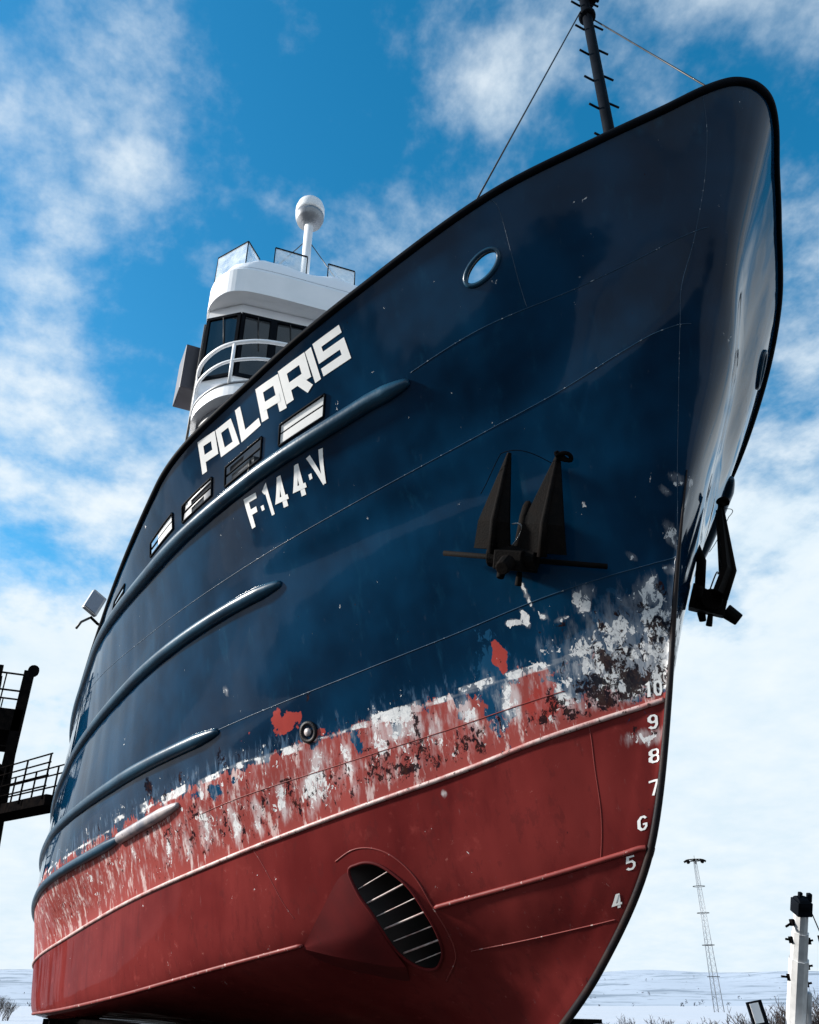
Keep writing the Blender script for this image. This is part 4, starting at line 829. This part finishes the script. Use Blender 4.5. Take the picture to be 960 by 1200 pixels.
for k in range(8):
    a = 6.283*k/8; MB().box((bx+2.15*math.cos(a), by+2.15*math.sin(a), TOP-.22), (.55, .55, .38), Matrix.Rotation(a, 3, 'Z') @ Matrix.Rotation(.5, 3, 'Y')).build('floodlight', 'dark_steel', LM)
MB().tube([(bx, by, TOP), (bx, by, TOP+1.0)], .04, 6).build('aerial', 'dark_steel', LM, True)

# ------------------------------------------------------------------ crane boom at the right edge
A0 = Vector((-13.62, 14.85, .75)); A1 = Vector((-11.96, 14.28, H+2.03)); d = (A1-A0).normalized()
CR = empty('mobile_crane', (A0.x, A0.y, 0), 'white telescopic crane boom with a dark head, right of the ship', 'crane')
def seg(f0, f1, w, name, mat='crane_white', n=10): return MB().tube([A0+(A1-A0)*f0, A0+(A1-A0)*f1], w, n).build(name, mat, CR, False)
s1 = seg(0, .66, .25, 'boom_section'); s2 = seg(.60, .86, .215, 'boom_section'); s3 = seg(.80, 1.0, .185, 'boom_section')
side_v = d.cross(Vector((0, 0, 1))).normalized(); 
hd = A1+d*.18; m = MB(); m.bar(A1-d*.02, A1+d*.34, .40, .40); m.lathe([(.02, -.14), (.22, -.14), (.22, .14), (.02, .14)], tuple(A1+d*.22+side_v*.02), 18, tuple(side_v)); m.bar(A1+d*.30-side_v*.2, A1+d*.52-side_v*.2, .12); m.bar(A1+d*.30+side_v*.05, A1+d*.55+side_v*.05, .10); m.build('sheave_head', 'black_paint', CR, bevel=.02)
right = Vector((math.sin(_y), math.cos(_y), 0))*1.0
for f, sd, L_ in ((.93, -1, .38), (.80, -1, .30), (.79, 1, .25), (.60, 1, .3), (.52, -1, .42), (.47, 1, .3)):
    p = A0+(A1-A0)*f+right*sd*.22; m = MB(); m.bar(p, p+right*sd*L_*.5+Vector((0, 0, .10*(-1 if f > .9 else .2))), .06, .05); m.box(p, (.10, .10, .16)); m.build('bracket', 'dark_steel', CR)
p0 = A1+right*.28; p1 = A1+right*.40-Vector((0, 0, .52)); MB().tube([p0, p1], .016, 6).build('hoist_rope', 'wire_black', CR, True)
m = MB().tube([p1, p1+right*.02-Vector((0, 0, .42))], .10, 10); m.build('hook_block', 'black_paint', CR)
h0 = p1-Vector((0, 0, .44)); MB().tube([h0+right*(.06*math.sin(a))+Vector((0, 0, -.10+.10*math.cos(a))) for a in np.linspace(0, 4.6, 12)], .026, 7).build('hook', 'black_paint', CR, True)
MB().tube([A0+(A1-A0)*.05+right*.30, A0+(A1-A0)*.40+right*.30], [.11, .09], 10).build('lift_cylinder', 'galvanised', CR, True)
m = MB().box((A0.x, A0.y, .45), (2.2, 2.0, .9)); m.build('carrier', 'crane_white', CR, bevel=.05)
# ------------------------------------------------------------------ small board beside the shrubs
q = at_px(882, 22.5); BD = empty('small_board', (q.x, q.y, 0), 'small white board in a thick black frame among the shrubs', 'board')
f_ = Vector((math.cos(_y), -math.sin(_y), 0)); r_ = Vector((math.sin(_y), math.cos(_y), 0)); R3 = Matrix((r_, f_, Vector((0, 0, 1)))).transposed() @ Matrix.Rotation(-.16, 3, 'Y')
MB().box((q.x, q.y, 1.50), (.42, .10, .58), R3).build('frame', 'black_paint', BD, bevel=.015)
c_ = Vector((q.x, q.y, 1.51))+f_*.056-r_*.03; MB().box(c_, (.24, .03, .46), R3).build('face', 'white_paint', BD)
MB().tube([(q.x, q.y, 0), (q.x, q.y, 1.25)], .04, 8).build('post', 'dark_steel', BD, True)

# ------------------------------------------------------------------ steel access tower and gangway at the left
TW = empty('access_tower', (-21.6, -6.6, 0), 'dark steel access tower with railed platforms left of the ship', 'tower')
X0, X1, Y0, Y1 = -20.9, -23.3, -5.50, -8.0; ZT = Z(8.55)
for x, y in ((X0, Y0), (X0, Y1), (X1, Y0), (X1, Y1)): MB().bar((x, y, 0), (x, y, ZT if y == Y0 else ZT-.6), .30, .30, (1, 0, 0)).build('column', 'dark_steel', TW)
for z, th in ((Z(7.05), .62), (Z(5.55), .40), (Z(3.1), .35)):
    MB().box(((X0+X1)/2, (Y0+Y1)/2-.03, z), (2.7, 2.72, th)).build('platform', 'dark_steel', TW)
    m = MB()
    for hh in (.55, 1.05):
        for a, b in (((X0+.1, Y0-.02), (X0+.1, Y1)), ((X1-.1, Y0), (X1-.1, Y1)), ((X0, Y1-.1), (X1, Y1-.1))): m.bar((*a, z+th/2+hh), (*b, z+th/2+hh), .045)
    for y in (-6.1, -6.9, -7.7):
        for x in (X0+.1, X1-.1): m.bar((x, y, z+th/2), (x, y, z+th/2+1.05), .04)
    m.build('railing', 'dark_steel', TW)
for x in (X0, X1):
    for za, zb in ((0, Z(3.0)), (Z(3.2), Z(5.5)), (Z(5.6), Z(7.0))):
        MB().bar((x+.16, Y0, za), (x+.16, Y1, zb), .13).build('brace', 'dark_steel', TW); 
MB().bar((X0+.05, Y0+.32, Z(2.0)), (X0+.05, Y0+.02, Z(6.9)), .16).build('cable_duct', 'dark_steel', TW)
m = MB().box((X0-.5, Y1+1.35, Z(8.0)), (.9, .9, .7)); m.lathe([(.05, -.4), (.36, -.4), (.36, .4), (.05, .4)], (X0-.5, Y1+1.35, Z(8.45)), 14, (0, 1, 0)); m.build('winch_unit', 'dark_steel', TW)
MB().lathe([(.02, -.1), (.16, -.1), (.16, .1), (.02, .1)], (X0, Y0+.1, ZT+.05), 12, (1, 0, 0)).build('sheave', 'dark_steel', TW)
GW = empty('gangway', (-19.0, -5.24, 0), 'narrow steel gangway with pipe railings between the dark tower and the ship', 'gangway')
g0, g1 = Vector((-19.0, -5.24, Z(4.22))), Vector((-16.2, -4.18, Z(4.07)))
MB().bar(g0-(g1-g0)*.8, g1, .7, .24).build('walkway', 'dark_steel', GW)
gd = (g1-g0); gn = Vector((-gd.y, gd.x, 0)).normalized()
for s_ in (-1, 1):
    for hh in (.30, .55, .85, 1.05): MB().tube([g0-gd*.8+gn*s_*.4+Vector((0, 0, hh)), g1+gn*s_*.4+Vector((0, 0, hh))], .022, 6).build('rail', 'dark_steel', GW, True)
    for f in np.linspace(-.75, .98, 5): b_ = g0+gd*f+gn*s_*.4; MB().tube([b_, b_+Vector((0, 0, 1.05))], .026, 6).build('post', 'dark_steel', GW, True)
bpy.context.view_layer.update()
